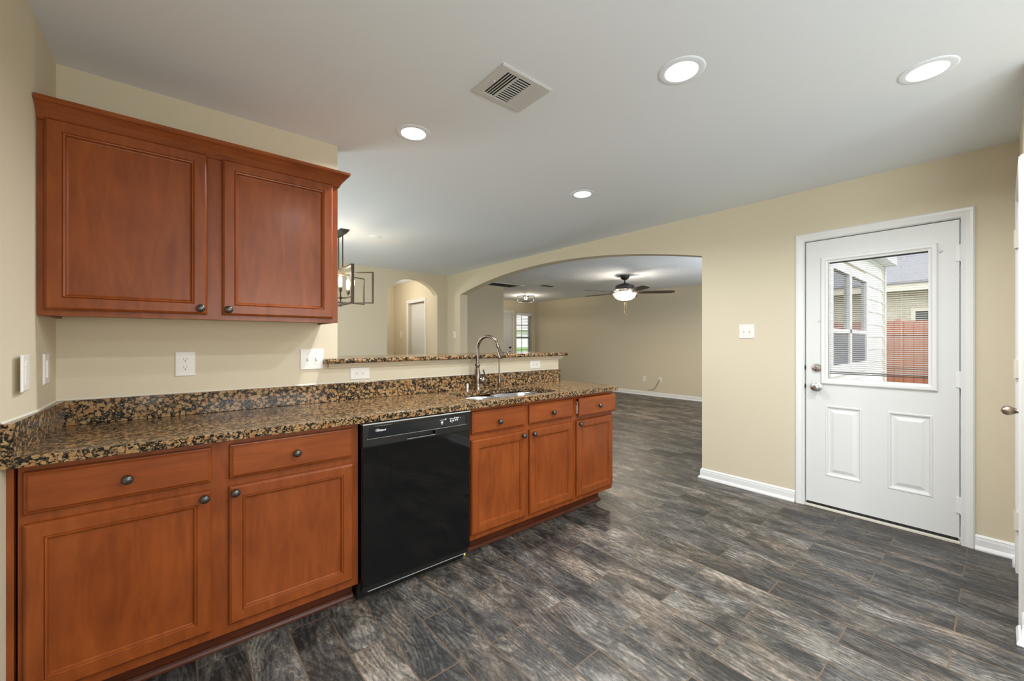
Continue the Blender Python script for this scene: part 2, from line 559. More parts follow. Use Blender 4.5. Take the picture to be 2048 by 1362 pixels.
def sweep(bm, path, prof, z0=0.0, side=1):
    """mitred moulding: prof = (out, z); path = floor points; out is to the left of travel (side=1)"""
    P = [Vector((p[0], p[1])) for p in path]; n = len(P)
    rings = []
    for i in range(n):
        d0 = (P[i]-P[i-1]).normalized() if i > 0 else (P[1]-P[0]).normalized()
        d1 = (P[i+1]-P[i]).normalized() if i < n-1 else d0
        n0 = Vector((-d0.y, d0.x))*side; n1 = Vector((-d1.y, d1.x))*side
        mvec = (n0+n1)
        mvec = mvec / max(1e-6, mvec.dot(n0))
        rings.append([bm.verts.new((P[i].x + mvec.x*o, P[i].y + mvec.y*o, z0+z)) for o, z in prof])
    for A, B in zip(rings, rings[1:]):
        for k in range(len(prof)):
            l = (k+1) % len(prof)
            bm.faces.new((A[k], A[l], B[l], B[k]))
    bm.faces.new(rings[0]); bm.faces.new(list(reversed(rings[-1])))
    return bm

def arcpts(c, r, a0, a1, n):
    return [(c[0]+r*math.cos(a0+(a1-a0)*i/n), c[1]+r*math.sin(a0+(a1-a0)*i/n)) for i in range(n+1)]

def rrect(x0, x1, y0, y1, r, n=6):
    p = []
    p += arcpts((x1-r, y0+r), r, -PI/2, 0, n)
    p += arcpts((x1-r, y1-r), r, 0, PI/2, n)
    p += arcpts((x0+r, y1-r), r, PI/2, PI, n)
    p += arcpts((x0+r, y0+r), r, PI, 1.5*PI, n)
    return p

def text(name, s, loc, size, mat, parent, rot=(PI/2, 0, 0), shear=0.0, ext=0.0004, align='LEFT', bold=0.0, xs=1.0):
    cu = bpy.data.curves.new(name, 'FONT')
    cu.body = s; cu.size = size; cu.extrude = ext; cu.shear = shear
    cu.align_x = align; cu.align_y = 'CENTER'; cu.offset = bold
    cu.resolution_u = 3
    tmp = bpy.data.objects.new('tmp_text', cu)
    COL.objects.link(tmp)
    dg = bpy.context.evaluated_depsgraph_get()
    me = bpy.data.meshes.new_from_object(tmp.evaluated_get(dg))
    bpy.data.objects.remove(tmp); 
    bm = BM(); bm.from_mesh(me); bpy.data.meshes.remove(me)
    M = Matrix.Translation(Vector(loc)) @ Matrix.Rotation(rot[2], 4, 'Z') @ Matrix.Rotation(rot[0], 4, 'X') @ Matrix.Diagonal((xs, 1, 1, 1))
    bmesh.ops.transform(bm, matrix=M, verts=bm.verts)
    return obj(name, bm, mat, parent)

def lamp_area(name, parent, loc, size, watts, col, rot=(0, 0, 0), spread=PI):
    l = bpy.data.lights.new(name, 'AREA'); l.shape = 'DISK'; l.size = size
    l.energy = watts; l.color = col; l.spread = spread
    o = bpy.data.objects.new(name, l); COL.objects.link(o)
    o.parent = parent; o.location = Vector(loc) - ORG[parent.name]; o.rotation_euler = rot
    return o

def lamp_point(name, parent, loc, r, watts, col):
    l = bpy.data.lights.new(name, 'POINT'); l.shadow_soft_size = r
    l.energy = watts; l.color = col
    o = bpy.data.objects.new(name, l); COL.objects.link(o)
    o.parent = parent; o.location = Vector(loc) - ORG[parent.name]
    return o

ST = dict(kind='structure')

# ------------------------------------------------------------------ the setting
H = 2.44
XL, XW, YB, YR = -0.38, 3.78, 2.542, -0.07      # left wall, door wall, wall behind the counter, right return wall
WT = 0.145                                       # door wall thickness
YD = 6.35                                        # far dining wall
YS = -2.6                                        # wall behind the camera
XV = 8.48                                        # far living room wall
YK = 6.98                                        # dark partition in the living room
YE = 9.1                                         # entry wall
YX = 1.18                                        # inner face of the living room's outside wall

bm = BM(); box(bm, XL-0.4, XV+0.2, YS-0.2, YE+0.2, -0.12, 0.0)
FLOOR = obj('floor', bm, M_FLOOR, **ST)
bm = BM(); 
extr(bm, [[(XL-0.4, YS-0.2), (XW+WT+0.2, YS-0.2), (XW+WT+0.2, YX-0.15), (XV+0.2, YX-0.15), (XV+0.2, YE+0.2), (XL-0.4, YE+0.2)]], 'z', H, H+0.15)
obj('ceiling', bm, M_CEIL, **ST)

# door wall with the wide arch
ac, az, aR = 3.853, -7.0, 9.2964
def az_at(y): return az + math.sqrt(aR*aR - (y-ac)**2)
arch = [(1.776, 0.0), (1.776, az_at(1.776))]
for i in range(1, 48):
    y = 1.776 + (5.93-1.776)*i/48
    arch.append((y, az_at(y)))
arch += [(5.93, az_at(5.93)), (5.93, 0.0)]
poly = [(YR-0.13, 0), (0.145, 0), (0.145, 2.052), (0.986, 2.052), (0.986, 0)] + arch + [(8.6, 0), (8.6, H), (YR-0.13, H)]
bm = BM(); extr(bm, [poly], 'x', XW, XW+WT)
obj('wall_right', bm, M_WALL, **ST)
# wall behind the counter: full height part and the half wall under the bar
bm = BM(); extr(bm, [[(XL, 0), (2.66, 0), (2.66, 1.128), (0.755, 1.128), (0.755, H), (XL, H)]], 'y', YB, YB+0.12)
obj('wall_back', bm, M_WALL, **ST)
def xw_at(y): return XL - 0.094*min(0.36, max(0.0, 2.2-y))      # the side wall bows out slightly towards the camera
bm = BM(); xs = xw_at(YS)
extr(bm, [[(xs, -0.6), (xs, 1.84), (XL, 2.2), (XL, YB+0.06), (XL-0.18, YB+0.06), (XL-0.18, -0.6)]], 'z', 0, H)
extr(bm, [[(YS-0.14, 0), (-0.6, 0), (-0.6, H), (YS-0.14, H)], [(-2.45, 0.35), (-0.70, 0.35), (-0.70, 2.2), (-2.45, 2.2)]], 'x', XL-0.18, xs)
obj('wall_left', bm, M_WALL, **ST)
bm = BM(); extr(bm, [[(YB+0.06, 0), (YD+0.14, 0), (YD+0.14, H), (YB+0.06, H)], [(3.7, 0.6), (5.5, 0.6), (5.5, 2.15), (3.7, 2.15)]], 'x', XL-0.12, XL)  # opening added for the dining fill light, out of view
obj('wall_dining_left', bm, M_WALL, **ST)
# far dining wall with the small arch
sc_, zc_, R2 = 3.113, 1.976, 0.0
hx = 0.459; rise = 0.245
R2 = (hx*hx + rise*rise)/(2*rise); cz2 = 2.076 + rise - R2
dome = []
a0 = math.asin(hx/R2)
for i in range(25):
    a = -a0 + 2*a0*i/24
    dome.append((sc_ + R2*math.sin(a), cz2 + R2*math.cos(a)))
bm = BM(); extr(bm, [[(XL, 0), (sc_-hx, 0)] + dome + [(sc_+hx, 0), (XW, 0), (XW, H), (XL, H)]], 'y', YD, YD+0.14)
obj('wall_dining', bm, M_WALL, **ST)
# hallway beyond the small arch
bm = BM(); extr(bm, [[(YD+0.14, 0), (6.90, 0), (6.90, 2.02), (7.60, 2.02), (7.60, 0), (8.3, 0), (8.3, H), (YD+0.14, H)]], 'x', 3.62, 3.74)
obj('wall_hall_right', bm, M_WALL, **ST)
bm = BM(); box(bm, 2.25, 3.74, 8.3, 8.42, 0, H)
obj('wall_hall_end', bm, M_WALL, **ST)
bm = BM(); box(bm, 2.25, 2.37, YD+0.14, 8.3, 0, H)
obj('wall_hall_left', bm, M_WALL, **ST)
# living room
bm = BM(); extr(bm, [[(XW+WT, 0), (5.57, 0), (5.57, H), (XW+WT, H)]], 'y', YK, YK+0.12)
obj('wall_partition', bm, M_WALL, **ST)
bm = BM(); box(bm, 5.45, 5.57, YK+0.12, YE, 0, H)
obj('wall_entry_left', bm, M_WALL, **ST)
bm = BM(); box(bm, XV, XV+0.15, YX-0.01, YE+0.15, 0, H)
obj('wall_living', bm, M_WALL, **ST)
bm = BM(); extr(bm, [[(5.45, 0), (6.62, 0), (6.62, 2.08), (7.59, 2.08), (7.59, 0), (XV, 0), (XV, H), (5.45, H)],
                     [(7.749, 0.55), (8.367, 0.55), (8.367, 2.105), (7.749, 2.105)]], 'y', YE, YE+0.16)
obj('wall_entry', bm, M_WALL, **ST)
# the living room's outside wall, seen through the kitchen door
bm = BM(); extr(bm, [[(XW+WT, 0), (XV+0.15, 0), (XV+0.15, H), (XW+WT, H)], [(5.42, 0.95), (7.22, 0.95), (7.22, 2.10), (5.42, 2.10)]], 'y', YX+0.012, YX+0.15)
obj('wall_living_outside', bm, M_WALL, **ST)
# right return wall with the closet door, and the walls behind the camera
bm = BM(); extr(bm, [[(2.74, 0), (2.93, 0), (2.93, 2.04), (3.55, 2.04), (3.55, 0), (XW, 0), (XW, H), (2.74, H)]], 'y', YR-0.12, YR)
obj('wall_return', bm, M_WALL, **ST)
bm = BM(); box(bm, 2.74, 2.86, YS, YR-0.12, 0, H)
obj('wall_kitchen_right', bm, M_WALL, **ST)
bm = BM(); box(bm, 2.86, XW+WT, -0.92, -0.80, 0, H)
obj('wall_closet', bm, M_WALL, **ST)
bm = BM(); extr(bm, [[(XL-0.3, 0), (2.86, 0), (2.86, H), (XL-0.3, H)], [(0.35, 0.8), (2.05, 0.8), (2.05, 2.1), (0.35, 2.1)]], 'y', YS-0.14, YS)
obj('wall_behind_camera', bm, M_WALL, **ST)

# baseboards
BP = [(0, 0), (0.026, 0), (0.026, 0.008), (0.020, 0.020), (0.013, 0.024), (0.013, 0.060), (0.010, 0.072), (0.011, 0.078), (0.006, 0.086), (0, 0.089)]
def base(name, path, side=1):
    bm = BM(); sweep(bm, path, BP, 0, side)
    return obj(name, bm, M_TRIM, **ST)
base('baseboard_right', [(XW, 1.038), (XW, 1.776), (XW+WT, 1.776), (XW+WT, 1.5)], 1)
base('baseboard_corner', [(3.625, YR), (XW, YR), (XW, 0.098)], 1)
base('baseboard_return', [(2.74, YR-0.6), (2.74, YR), (2.862, YR)], 1)
base('baseboard_living', [(XV, YX+0.15), (XV, YE), (8.40, YE)], 1)
base('baseboard_partition', [(5.57, YK+0.9), (5.57, YK), (XW+WT, YK), (XW+WT, 5.93), (XW, 5.93), (XW, YD), (3.575, YD)], 1)
base('baseboard_dining', [(2.65, YD), (XL, YD), (XL, 2.67), (2.655, 2.665)], 1)

# ------------------------------------------------------------------ kitchen door (door_1)
D = thing('door_1', (XW, 0.565, 0), 'white half-lite exterior door with enclosed blinds beside the arch', 'door', kind='structure')
bm = BM()
ys0, ys1 = 0.163, 0.968
ly0, ly1, lz0, lz1 = 0.300, 0.826, 0.985, 1.864
extr(bm, [[(ys0, 0.036), (ys1, 0.036), (ys1, 2.034), (ys0, 2.034)], [(ly0-0.01, lz0-0.01), (ly1+0.01, lz0-0.01), (ly1+0.01, lz1+0.01), (ly0-0.01, lz1+0.01)],
          [(0.279, 0.256), (0.497, 0.256), (0.497, 0.787), (0.279, 0.787)], [(0.632, 0.256), (0.847, 0.256), (0.847, 0.787), (0.632, 0.787)]], 'x', XW+0.004, XW+0.045)
for (a, b_) in ((0.279, 0.497), (0.632, 0.847)):
    nested(bm, 'x', -1, a, b_, 0.256, 0.787, XW+0.004, [(0, 0), (0.004, 0.004), (0.012, 0.003), (0.018, -0.006), (0.028, -0.008), (0.031, -0.008), (0.052, -0.001), (0.054, 0.0)])
obj('door_panel', bm, M_DOOR, D)
bm = BM()   # raised surround of the glass
r = nested(bm, 'x', -1, 0.255, 0.873, 0.945, 1.905, XW+0.004, [(0, 0), (0.004, 0.014), (0.010, 0.018), (0.026, 0.018), (0.034, 0.010), (0.045, 0.008), (0.046, -0.010)], close=False)
LITE = obj('glass_surround', bm, M_TRIM, D)
bm = BM(); box(bm, XW+0.012, XW+0.016, ly0-0.004, ly1+0.004, lz0-0.004, lz1+0.004)
obj('glass_pane', bm, M_GLASS, D)
bm = BM()
zz = lz0 + 0.060
while zz < lz1 - 0.012:
    th = 0.40
    bm2 = [(XW+0.024 + s*0.006*math.cos(th), s*0.006*math.sin(th)) for s in (-1, 1)]
    a = [bm.verts.new((bm2[0][0], y, zz+bm2[0][1])) for y in (ly0+0.004, ly1-0.004)]
    c = [bm.verts.new((XW+0.024, y, zz+0.0016)) for y in (ly0+0.004, ly1-0.004)]
    b_ = [bm.verts.new((bm2[1][0], y, zz+bm2[1][1])) for y in (ly0+0.004, ly1-0.004)]
    bm.faces.new((a[0], a[1], c[1], c[0])); bm.faces.new((c[0], c[1], b_[1], b_[0]))
    zz += 0.0142
for y in (0.43, 0.70):
    tube(bm, [(XW+0.024, y, lz0+0.05), (XW+0.024, y, lz1)], 0.0007, 5)
obj('blinds', bm, M_BLIND, D)
bm = BM(); box(bm, XW+0.019, XW+0.029, ly0+0.003, ly1-0.003, lz1-0.012, lz1+0.004)
box(bm, XW+0.019, XW+0.029, ly0+0.003, ly1-0.003, lz0+0.040, lz0+0.046)
box(bm, XW+0.019, XW+0.029, ly0+0.003, ly1-0.003, lz0+0.052, lz0+0.057)
obj('blind_rail', bm, M_BLINDRAIL, D, label='dark blind rails')
bm = BM(); box(bm, XW-0.004, XW+0.004, 0.236, 0.252, 1.842, 1.852, 0.001); box(bm, XW-0.010, XW-0.004, 0.241, 0.247, 1.842, 1.858, 0.001)
obj('blind_clip', bm, M_VENTW, D)
bm = BM(); box(bm, XW-0.004, XW+0.004, 0.877, 0.890, 1.42, 1.428, 0.001)
obj('blind_clip', bm, M_VENTW, D)
for kz, nm in ((1.066, 'deadbolt'), (0.922, 'door_knob')):
    bm = BM()
    if nm == 'deadbolt':
        lathe(bm, [(0.0, 0), (0.031, 0), (0.032, 0.008), (0.026, 0.016), (0.012, 0.019), (0.0, 0.019)], (XW+0.004, 0.899, kz), 'x', 28, -1)
        ob = obj('deadbolt', bm, M_NICKEL, D, smooth=40)
        bm = BM(); box(bm, XW-0.034, XW-0.014, 0.895, 0.903, kz-0.016, kz+0.016, 0.002)
        bmesh.ops.rotate(bm, cent=(XW, 0.899, kz), matrix=Matrix.Rotation(math.radians(35), 3, 'X'), verts=bm.verts)
        obj('thumb_turn', bm, M_NICKEL, ob)
    else:
        lathe(bm, [(0.0, 0), (0.033, 0), (0.034, 0.006), (0.022, 0.012), (0.012, 0.016), (0.011, 0.032), (0.022, 0.038), (0.028, 0.048), (0.027, 0.058), (0.018, 0.064), (0.008, 0.065), (0.0, 0.064)], (XW+0.004, 0.899, kz), 'x', 28, -1)
        obj('door_knob', bm, M_NICKEL, D, smooth=40)
    bm = BM(); lathe(bm, [(0, 0), (0.018, 0), (0.018, 0.003), (0, 0.003)], (XW+0.003, 0.972, kz), 'x', 14, -1, sx=0.35)
    obj('strike_plate', bm, M_BLACKMET, D)
for hz in (1.823, 1.030, 0.243):
    bm = BM(); tube(bm, [(XW-0.002, 0.156, hz-0.053), (XW-0.002, 0.156, hz+0.053)], 0.0065, 10)
    box(bm, XW-0.003, XW+0.004, 0.150, 0.178, hz-0.05, hz+0.05, 0.001)
    obj('hinge', bm, M_TRIM, D)
CP = [(0, 0), (0, 0.010), (0.006, 0.016), (0.020, 0.013), (0.040, 0.018), (0.052, 0.018), (0.060, 0.010), (0.060, 0.0)]
def casing(bm, plane, face, sgn, u0, u1, v1, prof=CP, v0=0.0, close_bottom=False):
    """mitred casing round an opening u0..u1, top v1; prof = (outward from opening, thickness)"""
    rings = []
    for (u, v, du, dv) in ((u0, v0, -1, 0), (u0, v1, -1, 1), (u1, v1, 1, 1), (u1, v0, 1, 0)):
        rings.append([bm.verts.new(mp(plane, u+du*o, v+dv*o, face+sgn*t)) for o, t in prof])
    for A, B in zip(rings, rings[1:]):
        for k in range(len(prof)):
            l = (k+1) % len(prof)
            bm.faces.new((A[k], A[l], B[l], B[k]))
    bm.faces.new(rings[0]); bm.faces.new(list(reversed(rings[-1])))
bm = BM(); casing(bm, 'x', XW, -1, 0.158, 0.975, 2.042)
obj('door_casing', bm, M_TRIM, D)
bm = BM()
box(bm, XW+0.0, XW+WT, 0.145, 0.158, 0, 2.052); box(bm, XW, XW+WT, 0.974, 0.986, 0, 2.052); box(bm, XW, XW+WT, 0.158, 0.974, 2.040, 2.052)
box(bm, XW+0.046, XW+0.060, 0.158, 0.172, 0.03, 2.04); box(bm, XW+0.046, XW+0.060, 0.960, 0.974, 0.03, 2.04); box(bm, XW+0.046, XW+0.060, 0.172, 0.960, 2.026, 2.040)
obj('door_jamb', bm, M_TRIM, D)
bm = BM(); box(bm, XW-0.012, XW+0.10, 0.159, 0.973, 0.0005, 0.016, 0.003); 
obj('threshold', bm, M_CAULK, D)
bm = BM(); box(bm, XW+0.008, XW+0.04, 0.170, 0.964, 0.0165, 0.035)
obj('door_sweep', bm, M_SLOT, D, label='black rubber sweep under the door')

# ------------------------------------------------------------------ closet door in the return wall (door_2)
D2 = thing('door_2', (3.24, YR, 0), 'white closet door seen edge-on at the right', 'door', kind='structure')
bm = BM()
extr(bm, [[(2.945, 0.012), (3.535, 0.012), (3.535, 2.025), (2.945, 2.025)]], 'y', YR-0.045, YR-0.008)
obj('door_panel', bm, M_DOOR, D2)
bm = BM(); casing(bm, 'y', YR, 1, 2.933, 3.547, 2.036, v0=0.0)
obj('door_casing', bm, M_TRIM, D2)
bm = BM()
box(bm, 2.930, 2.942, YR-0.12, YR+0.001, 0, 2.04); box(bm, 3.538, 3.55, YR-0.12, YR+0.001, 0, 2.04); box(bm, 2.942, 3.538, YR-0.12, YR+0.001, 2.028, 2.04)
obj('door_jamb', bm, M_TRIM, D2)
bm = BM(); lathe(bm, [(0, 0), (0.033, 0), (0.034, 0.006), (0.020, 0.012), (0.011, 0.016), (0.010, 0.030), (0.014, 0.034), (0.020, 0.046), (0.0225, 0.058), (0.018, 0.070), (0.009, 0.077), (0, 0.078)], (2.965, YR-0.008, 0.952), 'y', 28, 1)
obj('door_knob', bm, M_WARMNICKEL, D2, smooth=40, label='satin nickel egg knob')
for hz in (1.83, 1.12, 0.29):
    bm = BM(); tube(bm, [(3.545, YR+0.018, hz-0.05), (3.545, YR+0.018, hz+0.05)], 0.005, 10)
    box(bm, 3.53, 3.556, YR-0.006, YR+0.020, hz-0.05, hz+0.05, 0.001)
    obj('hinge', bm, M_HINGE, D2)

# ------------------------------------------------------------------ hall door (door_3) and front door (door_4)
D3 = thing('door_3', (3.62, 7.25, 0), 'white door in the hallway beyond the small arch', 'door', kind='structure')
bm = BM(); box(bm, 3.69, 3.725, 6.905, 7.595, 0.01, 2.015)
obj('door_panel', bm, M_DOOR, D3)
bm = BM(); casing(bm, 'x', 3.62, -1, 6.905, 7.595, 2.012)
obj('door_casing', bm, M_TRIM, D3)
bm = BM(); lathe(bm, [(0, 0), (0.03, 0), (0.03, 0.006), (0.011, 0.014), (0.011, 0.03), (0.025, 0.04), (0.026, 0.052), (0.012, 0.062), (0, 0.062)], (3.69, 7.43, 0.985), 'x', 16, -1)
obj('door_knob', bm, M_NICKEL, D3, smooth=40)
D4 = thing('door_4', (7.1, YE, 0), 'white front door beside the entry window', 'door', kind='structure')
bm = BM(); box(bm, 6.625, 7.576, YE+0.008, YE+0.05, 0.012, 2.072)
obj('door_panel', bm, M_DOOR, D4)
bm = BM(); casing(bm, 'y', YE, -1, 6.625, 7.585, 2.076)
obj('door_casing', bm, M_TRIM, D4)
for hz, rr in ((1.075, 0.03), (0.93, 0.034)):
    bm = BM(); lathe(bm, [(0, 0), (rr, 0), (rr, 0.012), (0.012, 0.02), (0.012, 0.035), (0.026, 0.045), (0.02, 0.06), (0, 0.062)], (7.50, YE+0.008, hz), 'y', 16, -1)
    obj('door_knob' if hz < 1 else 'deadbolt', bm, M_BLACKMET, D4, smooth=40)

# ------------------------------------------------------------------ windows
W1 = thing('window_1', (8.06, YE+0.12, 0.55), 'tall white-framed window beside the front door', 'window', kind='structure')
bm = BM()
for (a, b_, c, d) in ((7.749, 8.367, 0.55, 0.60), (7.749, 8.367, 2.06, 2.105), (7.749, 7.79, 0.60, 2.06), (8.327, 8.367, 0.60, 2.06), (7.79, 8.327, 1.335, 1.385)):
    box(bm, a, b_, YE+0.10, YE+0.15, c, d)
for z in (0.99, 1.735): box(bm, 7.79, 8.327, YE+0.118, YE+0.130, z-0.008, z+0.008)
box(bm, 8.048, 8.062, YE+0.118, YE+0.130, 0.60, 2.06)
obj('window_frame', bm, M_SASH, W1, label='grey sash frame with muntins')
bm = BM(); box(bm, 7.79, 8.327, YE+0.122, YE+0.126, 0.60, 2.06)
obj('glass_pane', bm, M_GLASS, W1)
bm = BM(); box(bm, 7.755, 8.36, YE+0.005, YE+0.055, 2.015, 2.100, 0.004)
z = 1.99
while z > 1.40:
    v = [bm.verts.new(p) for p in ((7.76, YE+0.015, z+0.004), (8.30, YE+0.015, z+0.004), (8.30, YE+0.055, z-0.004), (7.76, YE+0.055, z-0.004))]
    bm.faces.new(v); z -= 0.045
obj('blinds', bm, M_BLIND, W1)
bm = BM(); box(bm, 7.72, 8.40, YE-0.03, YE+0.10, 0.535, 0.549, 0.003)
obj('window_sill', bm, M_TRIM, W1)

W2 = thing('window_2', (6.32, YX, 0.95), 'white exterior window in the sided wall outside', 'window', kind='structure')
bm = BM()
for (a, b_, c, d) in ((5.42, 7.22, 0.95, 1.0), (5.42, 7.22, 2.06, 2.10), (5.42, 5.47, 1.0, 2.06), (7.17, 7.22, 1.0, 2.06), (5.47, 7.17, 1.36, 1.405), (6.22, 6.33, 1.0, 2.06)):
    box(bm, a, b_, YX-0.03, YX+0.05, c, d)
obj('window_frame', bm, M_VINYL, W2)
bm = BM(); box(bm, 5.47, 6.22, YX+0.0, YX+0.005, 1.405, 2.06); box(bm, 6.33, 7.17, YX+0.0, YX+0.005, 1.405, 2.06)
obj('glass_pane', bm, M_GLASSR, W2)
bm = BM(); box(bm, 5.47, 6.22, YX-0.01, YX-0.005, 1.0, 1.36); box(bm, 6.33, 7.17, YX-0.01, YX-0.005, 1.0, 1.36)
obj('insect_screen', bm, M_SCREEN, W2)

W3 = thing('added_window_3', (XL-0.14, -1.57, 0.35), 'tall unseen kitchen window added behind the camera for fill light', 'window', kind='structure')  # window made up to let in fill light
bm = BM()
for (a, b_, c, d) in ((-2.45, -0.70, 0.35, 0.40), (-2.45, -0.70, 2.15, 2.2), (-2.45, -2.40, 0.40, 2.15), (-0.75, -0.70, 0.40, 2.15), (-1.595, -1.555, 0.40, 2.15)):
    box(bm, XL-0.17, XL-0.13, a, b_, c, d)
obj('window_frame', bm, M_VINYL, W3)
bm = BM(); box(bm, XL-0.152, XL-0.148, -2.40, -0.75, 0.40, 2.15)
obj('glass_pane', bm, M_GLASS, W3)

W4 = thing('added_window_4', (1.2, YS-0.03, 0.8), 'wide unseen window added in the wall behind the camera for fill light', 'window', kind='structure')  # second made-up window, put in to brighten the left ceiling
bm = BM()
for (a, b_, c, d) in ((0.35, 2.05, 0.80, 0.85), (0.35, 2.05, 2.05, 2.1), (0.35, 0.40, 0.85, 2.05), (2.0, 2.05, 0.85, 2.05), (1.18, 1.22, 0.85, 2.05)):
    box(bm, a, b_, YS-0.05, YS-0.01, c, d)
obj('window_frame', bm, M_VINYL, W4)
bm = BM(); box(bm, 0.40, 2.0, YS-0.032, YS-0.028, 0.85, 2.05)
obj('glass_pane', bm, M_GLASS, W4)

# ------------------------------------------------------------------ cabinets
def cab_door(name, par, x0, x1, z0, z1, yb, knob=None, back=0.018):
    """five-piece door with a recessed flat panel; yb = plane of its back"""
    bm = BM()
    rg = nested(bm, 'y', -1, x0, x1, z0, z1, yb, [(0, 0.0005), (0, 0.012), (0.003, 0.0155), (0.009, 0.020), (0.044, 0.020), (0.0460, 0.0172), (0.0485, 0.0200), (0.0525, 0.0190), (0.0570, 0.0100), (0.060, 0.009)], close=False)
    bm.faces.new([rg[0][i] for i in (3, 2, 1, 0)])
    o = obj('door', bm, M_WOODV, par)
    bm = BM()
    nested(bm, 'y', -1, x0+0.060, x1-0.060, z0+0.060, z1-0.060, yb, [(0, 0.009), (0.0005, 0.009)])
    obj('panel', bm, M_WOODV, o)
    if knob:
        put_knob(o, knob[0], knob[1], yb-0.020)
    return o

def put_knob(par, x, z, y):
    bm = BM()
    lathe(bm, [(0, 0), (0.0085, 0), (0.0070, 0.003), (0.0060, 0.010), (0.0075, 0.014), (0.0150, 0.0165), (0.0165, 0.0195), (0.0155, 0.0235), (0.0110, 0.0275), (0.0055, 0.0295), (0, 0.030)], (x, y, z), 'y', 24, -1)
    obj('knob', bm, M_KNOB, par, smooth=50)

def drawer_front(par, x0, x1, z0, z1, yb, knob=None, name='drawer'):
    bm = BM()
    rg = nested(bm, 'y', -1, x0, x1, z0, z1, yb, [(0, 0.0005), (0, 0.011), (0.003, 0.0145), (0.006, 0.015), (0.013, 0.020)], close=True)
    bm.faces.new([rg[0][i] for i in (3, 2, 1, 0)])
    o = obj(name, bm, M_WOODH, par)
    if knob:
        put_knob(o, knob[0], knob[1], yb-0.020)
    return o

YF = 1.985      # base face frame
def base_body(par, x0, x1, open_top=True):
    bm = BM()
    box(bm, x0, x0+0.018, YF+0.018, 2.53, 0.10, 0.875)      # sides
    box(bm, x1-0.018, x1, YF+0.018, 2.53, 0.10, 0.875)
    box(bm, x0+0.018, x1-0.018, YF+0.018, 2.53, 0.10, 0.118)
    box(bm, x0+0.018, x1-0.018, 2.515, 2.53, 0.118, 0.875)
    obj('carcass', bm, M_WOODV, par)

def frame_mesh(par, x0, x1, z0, z1, stiles, rails, y=YF):
    """face frame: stiles = [(xa, xb)], rails = [(za, zb)]"""
    bm = BM()
    for a, b_ in stiles:
        box(bm, a, b_, y, y+0.018, z0, z1)
    for a, b_ in rails:
        box(bm, x0+0.001, x1-0.001, y+0.0006, y+0.0176, a, b_)
    obj('face_frame', bm, M_WOODV, par)

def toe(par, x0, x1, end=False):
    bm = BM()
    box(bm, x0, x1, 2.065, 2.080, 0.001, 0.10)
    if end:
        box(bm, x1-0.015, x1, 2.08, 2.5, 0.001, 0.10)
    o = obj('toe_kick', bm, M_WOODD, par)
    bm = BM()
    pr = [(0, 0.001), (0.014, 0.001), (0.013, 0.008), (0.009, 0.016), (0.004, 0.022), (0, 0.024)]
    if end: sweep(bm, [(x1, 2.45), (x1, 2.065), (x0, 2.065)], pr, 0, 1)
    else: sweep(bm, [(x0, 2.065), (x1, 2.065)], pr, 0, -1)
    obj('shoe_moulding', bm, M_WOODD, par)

A = thing('base_cabinet', (0.15, 2.26, 0), 'wide cherry-stained base cabinet left of the dishwasher, two drawers over two doors', 'cabinet')
base_body(A, -0.378, 0.684)
frame_mesh(A, -0.378, 0.684, 0.10, 0.875, [(-0.378, -0.340), (0.100, 0.184), (0.648, 0.684)], [(0.10, 0.16), (0.68, 0.73), (0.845, 0.875)])
drawer_front(A, -0.366, 0.114, 0.722, 0.858, YF, (-0.124, 0.789))
drawer_front(A, 0.172, 0.656, 0.720, 0.858, YF, (0.413, 0.786))
cab_door('door', A, -0.366, 0.114, 0.137, 0.690, YF, (0.092, 0.667))
cab_door('door', A, 0.170, 0.657, 0.137, 0.690, YF, (0.190, 0.667))
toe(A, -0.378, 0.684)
bm = BM(); box(bm, -0.400, -0.385, YF-0.006, YF+0.05, 0.002, 0.875)
obj('filler_strip', bm, M_WOODV, A)

B = thing('sink_cabinet', (1.78, 2.26, 0), 'cherry-stained sink cabinet right of the dishwasher with two knobbed drawer fronts', 'cabinet')
base_body(B, 1.316, 2.232)
frame_mesh(B, 1.316, 2.232, 0.10, 0.875, [(1.316, 1.356), (1.742, 1.80), (2.200, 2.232)], [(0.10, 0.15), (0.675, 0.735), (0.845, 0.875)])
drawer_front(B, 1.336, 1.750, 0.724, 0.858, YF, (1.534, 0.781))
drawer_front(B, 1.790, 2.214, 0.724, 0.856, YF, (2.001, 0.783))
cab_door('door', B, 1.334, 1.760, 0.134, 0.690, YF, (1.728, 0.664))
cab_door('door', B, 1.792, 2.214, 0.134, 0.690, YF, (1.820, 0.662))
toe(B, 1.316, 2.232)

C = thing('end_cabinet', (2.46, 2.26, 0), 'narrow cherry-stained cabinet at the peninsula end, its drawer pulled slightly open', 'cabinet')
base_body(C, 2.234, 2.688)
frame_mesh(C, 2.234, 2.688, 0.10, 0.875, [(2.234, 2.270), (2.662, 2.688)], [(0.10, 0.15), (0.675, 0.735), (0.845, 0.875)])
dr = drawer_front(C, 2.254, 2.684, 0.722, 0.856, YF-0.026, (2.47, 0.786))
bm = BM(); box(bm, 2.272, 2.276, 1.959, 2.45, 0.740, 0.83); box(bm, 2.655, 2.66, 1.959, 2.45, 0.740, 0.83); box(bm, 2.276, 2.655, 1.959, 2.45, 0.735, 0.741); box(bm, 2.266, 2.2715, 1.962, 2.42, 0.742, 0.80)
obj('drawer_box', bm, M_VINYL, dr)
cab_door('door', C, 2.254, 2.680, 0.134, 0.690, YF, (2.280, 0.666))
toe(C, 2.234, 2.62, end=True)

